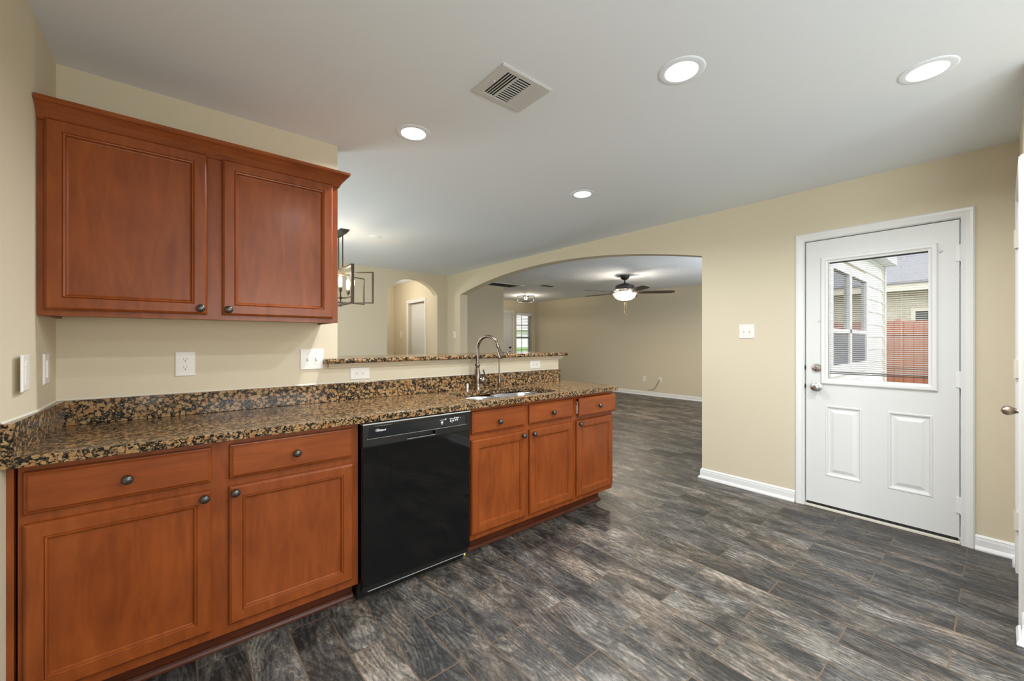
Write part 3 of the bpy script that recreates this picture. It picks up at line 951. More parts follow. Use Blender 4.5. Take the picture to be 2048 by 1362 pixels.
# upper cabinet
U = thing('wall_cabinet', (0.14, 2.38, 1.367), 'cherry-stained two-door wall cabinet with crown moulding above the counter', 'cabinet')
YU = 2.222
bm = BM()
box(bm, -0.378, -0.362, YU+0.018, YB-0.001, 1.367, 2.11); box(bm, 0.645, 0.661, YU+0.018, YB-0.001, 1.367, 2.11)
box(bm, -0.362, 0.645, YU+0.018, YB-0.001, 2.09, 2.105)
obj('carcass', bm, M_WOODV, U)
bm = BM(); box(bm, -0.361, 0.644, YU+0.019, YB-0.002, 1.376, 1.390)
obj('bottom_shelf', bm, M_RAWPLY, U, label='raw plywood underside')
bm = BM()
for a, b_ in ((-0.3795, -0.362), (0.095, 0.18), (0.626, 0.661)): box(bm, a, b_, YU, YU+0.018, 1.367, 2.11)
for a, b_ in ((1.367, 1.405), (2.065, 2.11)): box(bm, -0.377, 0.660, YU+0.0006, YU+0.0176, a, b_)
obj('face_frame', bm, M_WOODV, U)
cab_door('door', U, -0.360, 0.113, 1.388, 2.085, YU, (0.090, 1.413))
cab_door('door', U, 0.166, 0.634, 1.388, 2.082, YU, (0.188, 1.412))
bm = BM()
CR = [(0.0, 0.0), (0.006, 0.0), (0.010, 0.006), (0.010, 0.012), (0.014, 0.020), (0.024, 0.038), (0.036, 0.054), (0.042, 0.060), (0.046, 0.061), (0.050, 0.068), (0.050, 0.080), (0.0, 0.080)]
CR = [(a, b_*0.91) for a, b_ in CR]
sweep(bm, [(-0.3795, YU), (0.661, YU), (0.661, YB-0.001)], CR, 2.075, -1)
obj('crown_moulding', bm, M_WOODH, U)

# ------------------------------------------------------------------ counter, splash and bar
ZC0, ZC1 = 0.882, 0.915
def sink_hole():
    pts = []
    x0, x1, yf = 1.400, 2.135, 2.012
    pts += arcpts((x1-0.09, yf+0.09), 0.09, -PI/2, 0, 7)
    pts += arcpts((x1-0.11, 2.375-0.11), 0.11, 0, PI/2, 7)
    n = 16
    for i in range(1, n):
        t = i/n
        x = (x1-0.11) + ((x0+0.10)-(x1-0.11))*t
        pts.append((x, 2.375 + 0.030*math.sin(PI*t)**2 - 0.02*t))
    pts += arcpts((x0+0.10, 2.355-0.10), 0.10, PI/2, PI, 7)
    pts += arcpts((x0+0.09, yf+0.09), 0.09, PI, 1.5*PI, 7)
    return pts
hole = sink_hole()
bm = BM(); extr(bm, [[(xw_at(1.935)+0.0005, 1.935), (2.700, 1.935), (2.715, 1.950), (2.700, 2.541), (-0.3795, 2.541), (-0.3795, 2.21)], hole], 'z', ZC0, ZC1)
CT = obj('countertop', bm, M_GRAN, label='long baltic brown granite countertop with a cut-out for the sink', category='countertop')
md = CT.modifiers.new('round', 'BEVEL'); md.width = 0.009; md.segments = 4; md.limit_method = 'ANGLE'; md.angle_limit = math.radians(60)
bm = BM(); box(bm, -0.3525, 2.655, 2.512, 2.5415, ZC1+0.0005, 1.020, 0.002)
o = obj('backsplash', bm, M_GRAN, label='low granite backsplash strip along the wall behind the counter', category='backsplash')
bm = BM(); extr(bm, [[(xw_at(1.935)+0.0006, 1.937), (xw_at(1.935)+0.027, 1.937), (-0.350, 2.540), (-0.3795, 2.540), (-0.3795, 2.20)]], 'z', ZC1+0.0005, 1.020)
obj('backsplash', bm, M_GRAN, label='short granite backsplash strip on the left side wall', category='backsplash')
bm = BM(); extr(bm, [rrect(0.665, 2.735, 2.470, 2.525+0.0, 0.016)], 'z', 1.1395, 1.166)
bm.free()
bm = BM()
extr(bm, [[(0.672, 2.480), (0.690, 2.465), (2.70, 2.465), (2.735, 2.50), (2.735, 2.90), (2.70, 2.93), (0.757, 2.93), (0.757, 2.5415), (0.672, 2.5415)]], 'z', 1.1400, 1.168)
o = obj('bar_top', bm, M_GRAN, label='raised granite bar top on the half wall behind the sink', category='countertop')
md = o.modifiers.new('round', 'BEVEL'); md.width = 0.010; md.segments = 4; md.limit_method = 'ANGLE'; md.angle_limit = math.radians(50)
bm = BM(); sweep(bm, [(0.700, YB), (2.665, YB), (2.665, YB+0.12)], [(0, 0), (0.016, 0.002), (0.018, 0.010), (0.026, 0.014), (0.026, 0.030), (0, 0.030)], 1.1095, -1)
bm_ob = obj('trim_1', bm, M_WALL, **ST)
bm = BM(); sweep(bm, [(xw_at(1.94)+0.001, 1.94), (XL+0.001, 2.2), (XL+0.001, YB-0.001), (2.655, YB-0.001)], [(0, 0), (0.005, 0), (0, 0.006)], 1.0203, -1)
obj('trim_2', bm, M_CAULK, **ST)

# ------------------------------------------------------------------ sink
S = thing('sink', (1.77, 2.2, 0.70), 'stainless steel undermount double bowl sink set in the granite', 'sink')
def bowl(par, x0, x1, y0, y1, dep, r0):
    bm = BM(); n = 6
    rings = []
    for ins, z, rr in ((-0.010, ZC0-0.0025, r0), (0.0, ZC0-0.0035, r0), (0.004, ZC0-0.012, r0), (0.010, ZC0-dep*0.7, r0), (0.022, ZC0-dep*0.93, r0), (0.06, ZC0-dep, r0*0.8), (0.12, ZC0-dep-0.004, r0*0.4)):
        rings.append([bm.verts.new((x, y, z)) for x, y in rrect(x0+ins, x1-ins, y0+ins, y1-ins, rr, n)])
    for P_, Q in zip(rings, rings[1:]):
        for i in range(len(P_)):
            j = (i+1) % len(P_)
            bm.faces.new((P_[i], P_[j], Q[j], Q[i]))
    bm.faces.new(rings[-1])
    o = obj('bowl', bm, M_STEEL, par, smooth=60)
    bm = BM(); lathe(bm, [(0, 0.0), (0.030, 0.0), (0.042, 0.003), (0.045, 0.001), (0.045, 0.0)], ((x0+x1)/2, (y0+y1)/2, ZC0-dep-0.0035), 'z', 24)
    obj('drain', bm, M_NICKEL, o, smooth=40)
bowl(S, 1.415, 1.715, 2.02, 2.36, 0.17, 0.085)
bowl(S, 1.745, 2.120, 2.02, 2.385, 0.20, 0.095)

# ------------------------------------------------------------------ faucet set
F = thing('faucet', (1.708, 2.445, ZC1), 'bronze-nickel gooseneck pull-down faucet behind the sink', 'faucet')
fx, fy = 1.708, 2.445
bm = BM(); lathe(bm, [(0, 0), (0.030, 0), (0.030, 0.006), (0.024, 0.012), (0.0235, 0.05), (0.025, 0.085), (0.022, 0.12), (0.0155, 0.155), (0.0145, 0.170), (0.019, 0.175), (0.0205, 0.180), (0.019, 0.186), (0.0135, 0.190), (0, 0.190)], (fx, fy, ZC1+0.0003), 'z', 28)
obj('body', bm, M_FAUCET, F, smooth=50)
dx, dy = 0.20, -0.98
pts = [(fx, fy, ZC1+0.188), (fx, fy, 1.15), (fx, fy, 1.208)]
Rg = 0.098
for i in range(1, 15):
    a = PI - (PI*0.93)*i/14
    pts.append((fx + dx*Rg*(1+math.cos(a)), fy + dy*Rg*(1+math.cos(a)), 1.208 + Rg*math.sin(a)))
bm = BM(); tube(bm, pts, 0.0118, 16)
obj('gooseneck', bm, M_FAUCET, F, smooth=60)
e = Vector(pts[-1]); dirv = (e - Vector(pts[-2])).normalized()
dirv = (dirv + Vector((0.18*dx*1.6, 0.18*dy, 0))).normalized()
bm = BM(); tube(bm, [e, e+dirv*0.006, e+dirv*0.0065, e+dirv*0.03, e+dirv*0.055, e+dirv*0.080, e+dirv*0.084], [0.0165, 0.0165, 0.0135, 0.0155, 0.0200, 0.0245, 0.020], 20)
obj('spray_head', bm, M_FAUCET, F, smooth=40)
hb = Vector((fx+0.016, fy-0.012, 0.985))
bm = BM(); hv = Vector((0.80, -0.60, 0.0))
tube(bm, [hb, hb+hv*0.012, hb+hv*0.022, hb+hv*0.036, hb+hv*0.040], [0.024, 0.026, 0.0245, 0.019, 0.010], 18)
ho = obj('handle_hub', bm, M_FAUCET, F, smooth=50)
bm = BM(); l0 = hb+hv*0.028
tube(bm, [l0, l0+Vector((0.004, -0.006, 0.03)), l0+Vector((-0.006, -0.006, 0.062)), l0+Vector((-0.010, -0.004, 0.078))], [0.007, 0.0058, 0.0056, 0.0062], 12)
obj('lever', bm, M_FAUCET, ho, smooth=50)

G = thing('drinking_faucet', (1.905, 2.44, ZC1), 'slim bronze-nickel filtered water tap right of the main faucet', 'faucet')
gx, gy = 1.905, 2.44
bm = BM(); lathe(bm, [(0, 0), (0.017, 0), (0.017, 0.004), (0.011, 0.008), (0.0125, 0.03), (0.0125, 0.06), (0.008, 0.085), (0.0045, 0.10), (0, 0.10)], (gx, gy, ZC1+0.0003), 'z', 20)
obj('body', bm, M_FAUCET, G, smooth=50)
pts = [(gx, gy, ZC1+0.098), (gx, gy, 1.05), (gx, gy, 1.145)]
Rg = 0.040
for i in range(1, 12):
    a = PI - (PI*0.86)*i/11
    pts.append((gx + 0.55*Rg*(1+math.cos(a)), gy - 0.83*Rg*(1+math.cos(a)), 1.145 + Rg*math.sin(a)*1.05))
ee = Vector(pts[-1]) + (Vector(pts[-1])-Vector(pts[-2])).normalized()*0.022
pts.append(tuple(ee))
bm = BM(); tube(bm, pts, 0.0046, 10)
obj('spout', bm, M_FAUCET, G, smooth=60)
bm = BM(); tube(bm, [(gx+0.006, gy-0.008, 0.975), (gx+0.020, gy-0.022, 0.978), (gx+0.030, gy-0.030, 0.990)], [0.008, 0.007, 0.005], 10)
obj('lever', bm, M_FAUCET, G, smooth=50)
bm = BM(); lathe(bm, [(0, 0), (0.014, 0), (0.014, 0.003), (0.0125, 0.004), (0.0125, 0.046), (0.011, 0.050), (0, 0.051)], (1.625, 2.455, ZC1+0.0003), 'z', 22)
obj('air_gap', bm, M_STEEL, smooth=40, label='small steel air gap cap left of the main faucet', category='air gap')

# ------------------------------------------------------------------ dishwasher
W = thing('dishwasher', (0.999, 2.2, 0), 'built-in glossy black dishwasher between the base cabinets', 'dishwasher')
x0, x1, yf = 0.692, 1.306, 1.945
bm = BM(); box(bm, x0+0.004, x1-0.004, 1.99, 2.50, 0.09, 0.872)
obj('tub', bm, M_BLACKPL, W)
bm = BM(); box(bm, x0, x1, yf, 1.989, 0.092, 0.762, 0.003)
obj('door', bm, M_BLACKGL, W)
# control fascia with an inset for the glass strip and a pocket handle
bm = BM()
px0, px1, pz0, pz1 = 0.918, 1.080, 0.773, 0.797
extr(bm, [[(x0, 0.764), (x1, 0.764), (x1, 0.868), (x0, 0.868)], [(px0, pz0), (px1, pz0), (px1-0.004, pz1), (px0+0.012, pz1)],
          [(0.716, 0.802), (1.279, 0.802), (1.274, 0.854), (0.722, 0.854)]], 'y', yf-0.006, 1.989)
fa = obj('control_fascia', bm, M_BLACKPL, W)
bm = BM(); box(bm, 0.717, 1.278, yf-0.003, yf+0.02, 0.803, 0.853)
cg_ = obj('control_glass', bm, M_PANELGL, fa)
bm = BM(); box(bm, px0, px1, yf+0.020, yf+0.022, pz0-0.004, pz1)
obj('pocket_back', bm, M_SLOT, fa)
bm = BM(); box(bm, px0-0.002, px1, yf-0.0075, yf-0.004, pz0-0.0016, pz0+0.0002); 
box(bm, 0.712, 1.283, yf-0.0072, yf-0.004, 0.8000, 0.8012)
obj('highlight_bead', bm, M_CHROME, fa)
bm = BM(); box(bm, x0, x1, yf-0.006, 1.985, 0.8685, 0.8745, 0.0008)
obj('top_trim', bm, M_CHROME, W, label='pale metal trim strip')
bm = BM(); box(bm, x0+0.004, x1-0.004, yf+0.015, 1.985, 0.058, 0.090)
box(bm, x0, x1, 2.02, 2.035, 0.001, 0.090)
obj('kick_plate', bm, M_BLACKPL, W)
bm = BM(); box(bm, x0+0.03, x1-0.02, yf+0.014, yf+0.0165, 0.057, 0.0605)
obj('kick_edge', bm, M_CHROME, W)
text('brand_script', 'Whirlpool', (0.757, yf-0.0034, 0.836), 0.0135, M_PRINT, fa, shear=0.25, bold=0.0003, xs=0.86)
bm = BM()
ring = []
for i in range(26):
    a = 0.5 + (2*PI-1.6)*i/25
    ring.append((0.7635+0.0115*math.cos(a), yf-0.0036, 0.8375+0.0065*math.sin(a)))
tube(bm, ring, 0.0005, 5)
obj('brand_swoosh', bm, M_PRINT, fa)
bm = BM()
for i in range(10):
    xx = 0.752 + i*0.0085
    box(bm, xx, xx+0.0045, yf-0.0068, yf-0.0058, 0.8575, 0.8605)
obj('vent_slots', bm, M_GREYPRINT, fa)
bm = BM()
for (a, b_, c, d) in ((1.108, 1.140, 0.8415, 0.8432), (1.142, 1.148, 0.8415, 0.848), (1.1155, 1.1285, 0.8245, 0.8345), (1.117, 1.127, 0.8185, 0.8205),
                      (1.170, 1.177, 0.840, 0.8455), (1.180, 1.187, 0.840, 0.8445), (1.190, 1.197, 0.8405, 0.844), (1.1985, 1.2035, 0.8405, 0.8495),
                      (1.208, 1.217, 0.841, 0.8465), (1.219, 1.2275, 0.8415, 0.8465), (1.235, 1.241, 0.8405, 0.8420),
                      (1.172, 1.181, 0.827, 0.8345), (1.187, 1.196, 0.8275, 0.835), (1.203, 1.209, 0.829, 0.836), (1.215, 1.222, 0.829, 0.8375), (1.179, 1.189, 0.8225, 0.8240)):
    bm = BM(); box(bm, a, b_, yf-0.0036, yf-0.0028, c, d)
    obj('button_icon', bm, M_PRINT, fa)
bm = BM(); lathe(bm, [(0, 0), (0.012, 0), (0.014, 0.008), (0.007, 0.016), (0, 0.017)], (1.322, 2.035, 0.0005), 'z', 14)
obj('brass_cap', bm, M_BRASS, smooth=40, label='tiny brass cap on the floor by the dishwasher corner', category='cap')

# ------------------------------------------------------------------ wall plates
def plate(name, label, cat, plane, face, sgn, u, v, wd, ht, kind='duplex', turned=False, group=None, mat=M_PLATE):
    c = mp(plane, u, v, face)
    t = thing(name, c, label, cat, group)
    bm = BM()
    rg = nested(bm, plane, sgn, u-wd/2, u+wd/2, v-ht/2, v+ht/2, face, [(0, 0.0004), (0, 0.003), (0.003, 0.006), (0.0045, 0.0065)])
    obj('cover_plate', bm, mat, t)
    def slot(bm, du, dv, w_, h_, d0=0.0066, d1=0.0080):
        if turned: du, dv, w_, h_ = dv, -du, h_, w_
        a = [face+sgn*d0, face+sgn*d1]; lo, hi = min(a), max(a)
        if plane == 'y': box(bm, u+du-w_/2, u+du+w_/2, lo, hi, v+dv-h_/2, v+dv+h_/2)
        else: box(bm, lo, hi, u+du-w_/2, u+du+w_/2, v+dv-h_/2, v+dv+h_/2)
    if kind == 'duplex':
        for dv in (0.0195, -0.0195):
            bm = BM()
            cu, cv = (dv, 0) if turned else (0, dv)
            pp = []
            for i in range(28):
                a = 2*PI*i/28
                s_, c_ = 0.0165*math.cos(a), 0.0165*math.sin(a)
                c_ = max(-0.0135, min(0.0135, c_))
                if turned: s_, c_ = c_, s_
                pp.append((u+cu+s_, v+cv+c_))
            extr(bm, [pp], plane, face+sgn*0.0062, face+sgn*0.0085)
            f_ = obj('outlet_face', bm, mat, t)
            bm = BM()
            slot(bm, -0.0062, dv+0.004, 0.0022, 0.0085, 0.0084, 0.0089); slot(bm, 0.0062, dv+0.004, 0.0022, 0.0070, 0.0084, 0.0089)
            obj('slots', bm, M_GREYPRINT, f_)
            bm = BM()
            q = (0, dv-0.0065)
            if turned: q = (q[1], -q[0])
            lathe(bm, [(0, 0.0083), (0.0026, 0.0083), (0.0026, 0.0089), (0, 0.0089)], mp(plane, u+q[0], v+q[1], face), plane, 12, sgn)
            obj('ground_hole', bm, M_SLOT, f_)
    elif kind == 'toggle2':
        for du in (-0.023, 0.023):
            bm = BM(); slot(bm, du, 0.0, 0.0105, 0.024, 0.0062, 0.0072); slot(bm, du, 0.004, 0.007, 0.011, 0.0070, 0.015)
            obj('toggle', bm, mat, t)
        for du in (-0.023, 0.023):
            for dv in (0.030, -0.030):
                bm = BM(); slot(bm, du, dv, 0.003, 0.003, 0.0062, 0.0070)
                obj('screw', bm, M_GREYPRINT, t)
            bm = BM(); slot(bm, du, -0.008, 0.006, 0.005, 0.0070, 0.0076)
            obj('toggle_slot', bm, M_GREYPRINT, t)
    elif kind == 'toggle1':
        bm = BM(); slot(bm, 0, 0.004, 0.009, 0.012, 0.0062, 0.015)
        obj('toggle', bm, mat, t)
    elif kind == 'timer':
        for k in range(4):
            bm = BM(); slot(bm, 0, 0.030-k*0.020, 0.030, 0.017, 0.0062, 0.0085)
            obj('button', bm, mat, t)
    elif kind == 'rocker':
        bm = BM(); slot(bm, 0, 0, 0.033, 0.066, 0.0062, 0.0100)
        obj('rocker', bm, mat, t)
    return t

plate('wall_outlet', 'upright duplex outlet on the wall under the wall cabinet', 'outlet', 'y', YB, -1, 0.044, 1.162, 0.078, 0.121)
plate('switch_plate', 'double switch plate on the wall left of the bar top', 'switch', 'y', YB, -1, 0.613, 1.167, 0.124, 0.118, 'toggle2')
plate('wall_outlet', 'sideways duplex outlet on the half wall at the left end of the bar', 'outlet', 'y', YB, -1, 0.888, 1.072, 0.120, 0.074, turned=True)
plate('wall_outlet', 'sideways duplex outlet on the half wall right of the faucets', 'outlet', 'y', YB, -1, 2.370, 1.070, 0.120, 0.071, turned=True)
plate('timer_switch', 'four-button timer switch on the left side wall nearer the camera', 'switch', 'x', XL, 1, 2.060, 1.168, 0.078, 0.122, 'timer')
plate('rocker_switch', 'rocker switch on the left side wall nearer the corner', 'switch', 'x', XL, 1, 2.350, 1.166, 0.078, 0.118, 'rocker')
plate('switch_plate', 'double switch plate on the tan wall between arch and white door', 'switch', 'x', XW, -1, 1.391, 1.352, 0.124, 0.120, 'toggle2')
plate('light_switch', 'single switch on the dining side of the wall left of the wide arch', 'switch', 'x', XW, -1, 6.110, 1.376, 0.078, 0.118, 'toggle1')
plate('light_switch', 'single switch in the hallway left of the white hall door', 'switch', 'x', 3.62, -1, 7.93, 1.40, 0.078, 0.118, 'toggle1')
plate('wall_outlet', 'low duplex outlet on the living room wall, farther left one without a cable', 'outlet', 'x', XV, -1, 5.34, 0.383, 0.078, 0.118)
plate('cable_outlet', 'low wall plate in the living room with a brown cable hanging from it', 'outlet', 'x', XV, -1, 4.93, 0.383, 0.078, 0.118, 'none')
bm = BM(); tube(bm, [(XV-0.008, 4.925, 0.385), (XV-0.025, 4.95, 0.36), (XV-0.030, 4.99, 0.29), (XV-0.030, 5.03, 0.215), (XV-0.030, 5.08, 0.165), (XV-0.032, 5.14, 0.142), (XV-0.034, 5.22, 0.138)], 0.0045, 8)
obj('coaxial_cable', bm, M_BEIGECAB, smooth=60, label='short brown cable hanging from the living room wall plate', category='cable')

# ------------------------------------------------------------------ ceiling lights
def can(x, y, label):
    t = thing('recessed_light', (x, y, H), label, 'ceiling light', 'recessed ceiling lights in the kitchen')
    bm = BM(); lathe(bm, [(0.066, -0.003), (0.070, -0.004), (0.090, -0.003), (0.096, -0.001), (0.0965, 0.0), (0.066, 0.0)], (x, y, H-0.0003), 'z', 48)
    bmesh.ops.delete(bm, geom=[f for f in bm.faces if len(f.verts) > 6], context='FACES')
    obj('trim_ring', bm, M_CEIL, t, smooth=50)
    bm = BM(); lathe(bm, [(0.067, 0.0), (0.066, -0.005), (0.055, -0.0085), (0.030, -0.0105), (0, -0.011)], (x, y, H-0.0005), 'z', 48)
    obj('lens', bm, M_LENS, t, smooth=60)
    lamp_area('lamp', t, (x, y, H-0.016), 0.10, CAN_W, CAN_COL, spread=R_(160))
can(1.687, 0.882, 'round recessed ceiling light right of the air register')
can(2.500, 0.201, 'round recessed ceiling light nearest the white exterior door')
can(1.036, 2.110, 'round recessed ceiling light right of the wall cabinet')
can(2.500, 2.126, 'round recessed ceiling light over the peninsula end')
for (x, y, lb) in ((0.85, 0.20, 'round recessed ceiling light straight above the camera'), (0.85, -1.35, 'added recessed fill light, unseen behind the camera on the left'), (2.2, -1.35, 'added recessed fill light, unseen behind the camera on the right')):  # the pair behind the camera is added for fill
    can(x, y, lb)

# air register in the kitchen ceiling
V = thing('ceiling_register', (1.205, 1.45, H), 'square white three-way air register in the kitchen ceiling', 'vent')
vx0, vx1, vy0, vy1 = 1.060, 1.350, 1.330, 1.570
ix0, ix1, iy0, iy1 = vx0+0.045, vx1-0.040, vy0+0.028, vy1-0.028
bm = BM()
extr(bm, [[(vx0+0.004, vy0+0.004), (vx1-0.004, vy0+0.004), (vx1-0.004, vy1-0.004), (vx0+0.004, vy1-0.004)], [(ix0, iy0), (ix1, iy0), (ix1, iy1), (ix0, iy1)]], 'z', H-0.008, H-0.004)
extr(bm, [[(vx0, vy0), (vx1, vy0), (vx1, vy1), (vx0, vy1)], [(ix0, iy0), (ix1, iy0), (ix1, iy1), (ix0, iy1)]], 'z', H-0.004, H-0.0003)
obj('flange', bm, M_VENTW, V)
bm = BM(); box(bm, ix0, ix1, iy0, iy1, H-0.0012, H-0.0005)
obj('duct', bm, M_SLOT, V)
bm = BM()
L = ix1-ix0
a1, a2 = ix0+L*0.30, ix0+L*0.70
for k in range(5):      # left bank: louvres along Y
    x = ix0 + 0.004 + (a1-ix0-0.006)*k/4
    beam(bm, (x, iy0, H-0.005), (x, iy1, H-0.005), 0.0045, 0.002)
for k in range(5):      # right bank, turned the other way, nearly closed from here
    x = a2 + 0.003 + (ix1-a2-0.006)*k/4
    beam(bm, (x, iy0, H-0.006), (x, iy1, H-0.006), 0.0125, 0.0014, up=(0.55, 0, 1))
for k in range(13):     # middle bank: louvres along X
    y = iy0 + (iy1-iy0)*k/12
    beam(bm, (a1+0.006, y, H-0.005), (a2-0.004, y, H-0.005), 0.0055, 0.002)
beam(bm, (a1+0.003, iy0, H-0.006), (a1+0.003, iy1, H-0.006), 0.007, 0.004)
beam(bm, (a2-0.001, iy0, H-0.006), (a2-0.001, iy1, H-0.006), 0.007, 0.004)
obj('louvres', bm, M_VENTW, V)
bm = BM(); box(bm, ix0-0.012, ix0-0.006, 1.436, 1.456, H-0.016, H-0.008, 0.001)
obj('damper_lever', bm, M_VENTW, V)

bm = BM(); lathe(bm, [(0, -0.006), (0.060, -0.006), (0.068, -0.004), (0.070, 0), (0, 0)], (1.74, 4.50, H-0.0003), 'z', 36)
obj('ceiling_cover', bm, M_CEIL, smooth=40, label='round blank cover on the dining room ceiling right of the chandelier', category='cover plate')

# living room return grille and small register
RG = thing('return_grille', (5.25, 6.66, H), 'large dark-slotted return air grille in the living room ceiling', 'vent')
bm = BM(); extr(bm, [[(4.72, 6.45), (5.72, 6.45), (5.72, 6.90), (4.72, 6.90)], [(4.76, 6.49), (5.62, 6.49), (5.62, 6.86), (4.76, 6.86)]], 'z', H-0.010, H-0.0003)
obj('flange', bm, M_VENTW, RG)
bm = BM(); box(bm, 4.76, 5.62, 6.49, 6.86, H-0.0015, H-0.0005)
obj('duct', bm, M_SLOT, RG)
bm = BM()
for k in range(5): box(bm, 4.76, 5.62, 6.555+k*0.06, 6.561+k*0.06, H-0.006, H-0.002)
obj('louvres', bm, M_BLACKPL, RG)
bm = BM(); box(bm, 6.0, 6.28, 6.14, 6.26, H-0.008, H-0.0003, 0.002)
LR = obj('ceiling_register', bm, M_BLACKPL, label='small dark register in the living room ceiling right of the return grille', category='vent')

# ------------------------------------------------------------------ dining chandelier
CH = thing('chandelier', (1.375, 4.52, H), 'bronze open-frame chandelier with filament bulbs in the dining room', 'chandelier')
cx, cy = 1.375, 4.52
bm = BM(); rr_ = []
for ins, z in ((0, H-0.0004), (0, H-0.010), (0.030, H-0.040)):
    rr_.append([bm.verts.new(p) for p in ((cx-0.045+ins*0.7, cy-0.15+ins, z), (cx+0.045-ins*0.7, cy-0.15+ins, z), (cx+0.045-ins*0.7, cy+0.15-ins, z), (cx-0.045+ins*0.7, cy+0.15-ins, z))])
for P_, Q in zip(rr_, rr_[1:]):
    for i in range(4): bm.faces.new((P_[i], P_[(i+1) % 4], Q[(i+1) % 4], Q[i]))
bm.faces.new(rr_[0]); bm.faces.new(rr_[-1])
obj('canopy', bm, M_BLACKMET, CH)
for dy in (-0.068, 0.068):
    bm = BM(); tube(bm, [(cx, cy+dy, H-0.035), (cx, cy+dy, 2.03)], 0.006, 10)
    obj('rod', bm, M_BLACKMET, CH, smooth=60)
def cage(dx_, dy_, zb, zt, w_, t_):
    bm = BM(); a = Vector((dx_, dy_, 0)); n_ = a.normalized()
    p0 = Vector((cx, cy, 0))-a; p1 = Vector((cx, cy, 0))+a
    side = (n_.y, -n_.x, 0)
    for z in (zb, zt):
        beam(bm, (p0.x, p0.y, z), (p1.x, p1.y, z), w_, t_)
    for p in (p0, p1):
        beam(bm, (p.x, p.y, zb-t_/2), (p.x, p.y, zt+t_/2), t_, w_, up=side)
    obj('cage_frame', bm, M_BRONZE, CH)
cage(0.0, -0.375, 1.655, 2.035, 0.030, 0.016)
cage(0.255, -0.245, 1.675, 2.000, 0.022, 0.010)
cage(0.290, 0.120, 1.685, 1.975, 0.018, 0.009)
bm = BM(); lathe(bm, [(0, 0), (0.008, 0.004), (0.010, 0.014), (0.006, 0.024), (0.006, 0.080), (0.014, 0.088), (0.030, 0.092), (0.030, 0.102), (0.010, 0.108), (0.006, 0.120), (0.006, 0.38), (0, 0.38)], (cx, cy, 1.635), 'z', 18)
obj('centre_post', bm, M_BRONZE, CH, smooth=50)
for k in range(5):
    a = 2*PI*k/5 + 0.62
    ca, sa_ = math.cos(a), math.sin(a)
    bm = BM(); tube(bm, [(cx+0.02*ca, cy+0.02*sa_, 1.732), (cx+0.09*ca, cy+0.09*sa_, 1.738), (cx+0.118*ca, cy+0.118*sa_, 1.752), (cx+0.125*ca, cy+0.125*sa_, 1.785)], 0.005, 8)
    arm = obj('arm', bm, M_BRONZE, CH, smooth=60)
    bx_, by_ = cx+0.125*ca, cy+0.125*sa_
    bm = BM(); lathe(bm, [(0, 0), (0.004, 0), (0.016, 0.012), (0.018, 0.018), (0.018, 0.050), (0, 0.050)], (bx_, by_, 1.780), 'z', 14)
    obj('socket', bm, M_BRONZE, arm, smooth=40)
    bm = BM(); lathe(bm, [(0, 0), (0.012, 0), (0.016, 0.015), (0.019, 0.045), (0.019, 0.085), (0.014, 0.110), (0.006, 0.122), (0, 0.124)], (bx_, by_, 1.832), 'z', 16)
    obj('bulb', bm, M_BULB, arm, smooth=60)
    lamp_point('bulb_glow', CH, (bx_, by_, 1.975), 0.018, BULB_W, (1.0, 0.80, 0.55))

# ------------------------------------------------------------------ ceiling fan
FX, FY = 6.205, 4.30
FN = thing('ceiling_fan', (FX, FY, H), 'five-blade bronze ceiling fan with lit glass bowl in the living room', 'ceiling fan')
bm = BM(); lathe(bm, [(0, 0), (0.085, 0), (0.085, -0.012), (0.070, -0.055), (0.035, -0.080), (0.016, -0.085), (0, -0.085)], (FX, FY, H-0.0005), 'z', 24)
obj('canopy', bm, M_BLACKMET, FN, smooth=50)
bm = BM(); tube(bm, [(FX, FY, H-0.08), (FX, FY, 2.28)], 0.014, 12)
obj('downrod', bm, M_BLACKMET, FN, smooth=60)
bm = BM(); lathe(bm, [(0, 0.125), (0.05, 0.120), (0.140, 0.095), (0.165, 0.075), (0.165, 0.010), (0.150, 0), (0, 0)], (FX, FY, 2.175), 'z', 32)
obj('motor', bm, M_BLACKMET, FN, smooth=50)
bm = BM(); lathe(bm, [(0, 0.04), (0.12, 0.04), (0.12, 0.012), (0.075, 0), (0, 0)], (FX, FY, 2.134), 'z', 32)
obj('light_fitter', bm, M_NICKEL, FN, smooth=50)
bm = BM(); pr = [(0.205, 0.130), (0.200, 0.110), (0.170, 0.055), (0.120, 0.020), (0.06, 0.004), (0, 0.0)]
lathe(bm, pr, (FX, FY, 1.985), 'z', 32)
bmesh.ops.delete(bm, geom=[f for f in bm.faces if len(f.verts) > 6], context='FACES')
bo = obj('glass_bowl', bm, M_BOWL, FN, smooth=60)
bm = BM(); lathe(bm, [(0, 0), (0.006, 0.004), (0.008, 0.012), (0.014, 0.018), (0, 0.018)], (FX, FY, 1.966), 'z', 12)
obj('finial', bm, M_BRONZE, bo, smooth=50)
fw = Vector((math.cos(PHI), math.sin(PHI), 0)); rt = Vector((math.sin(PHI), -math.cos(PHI), 0))
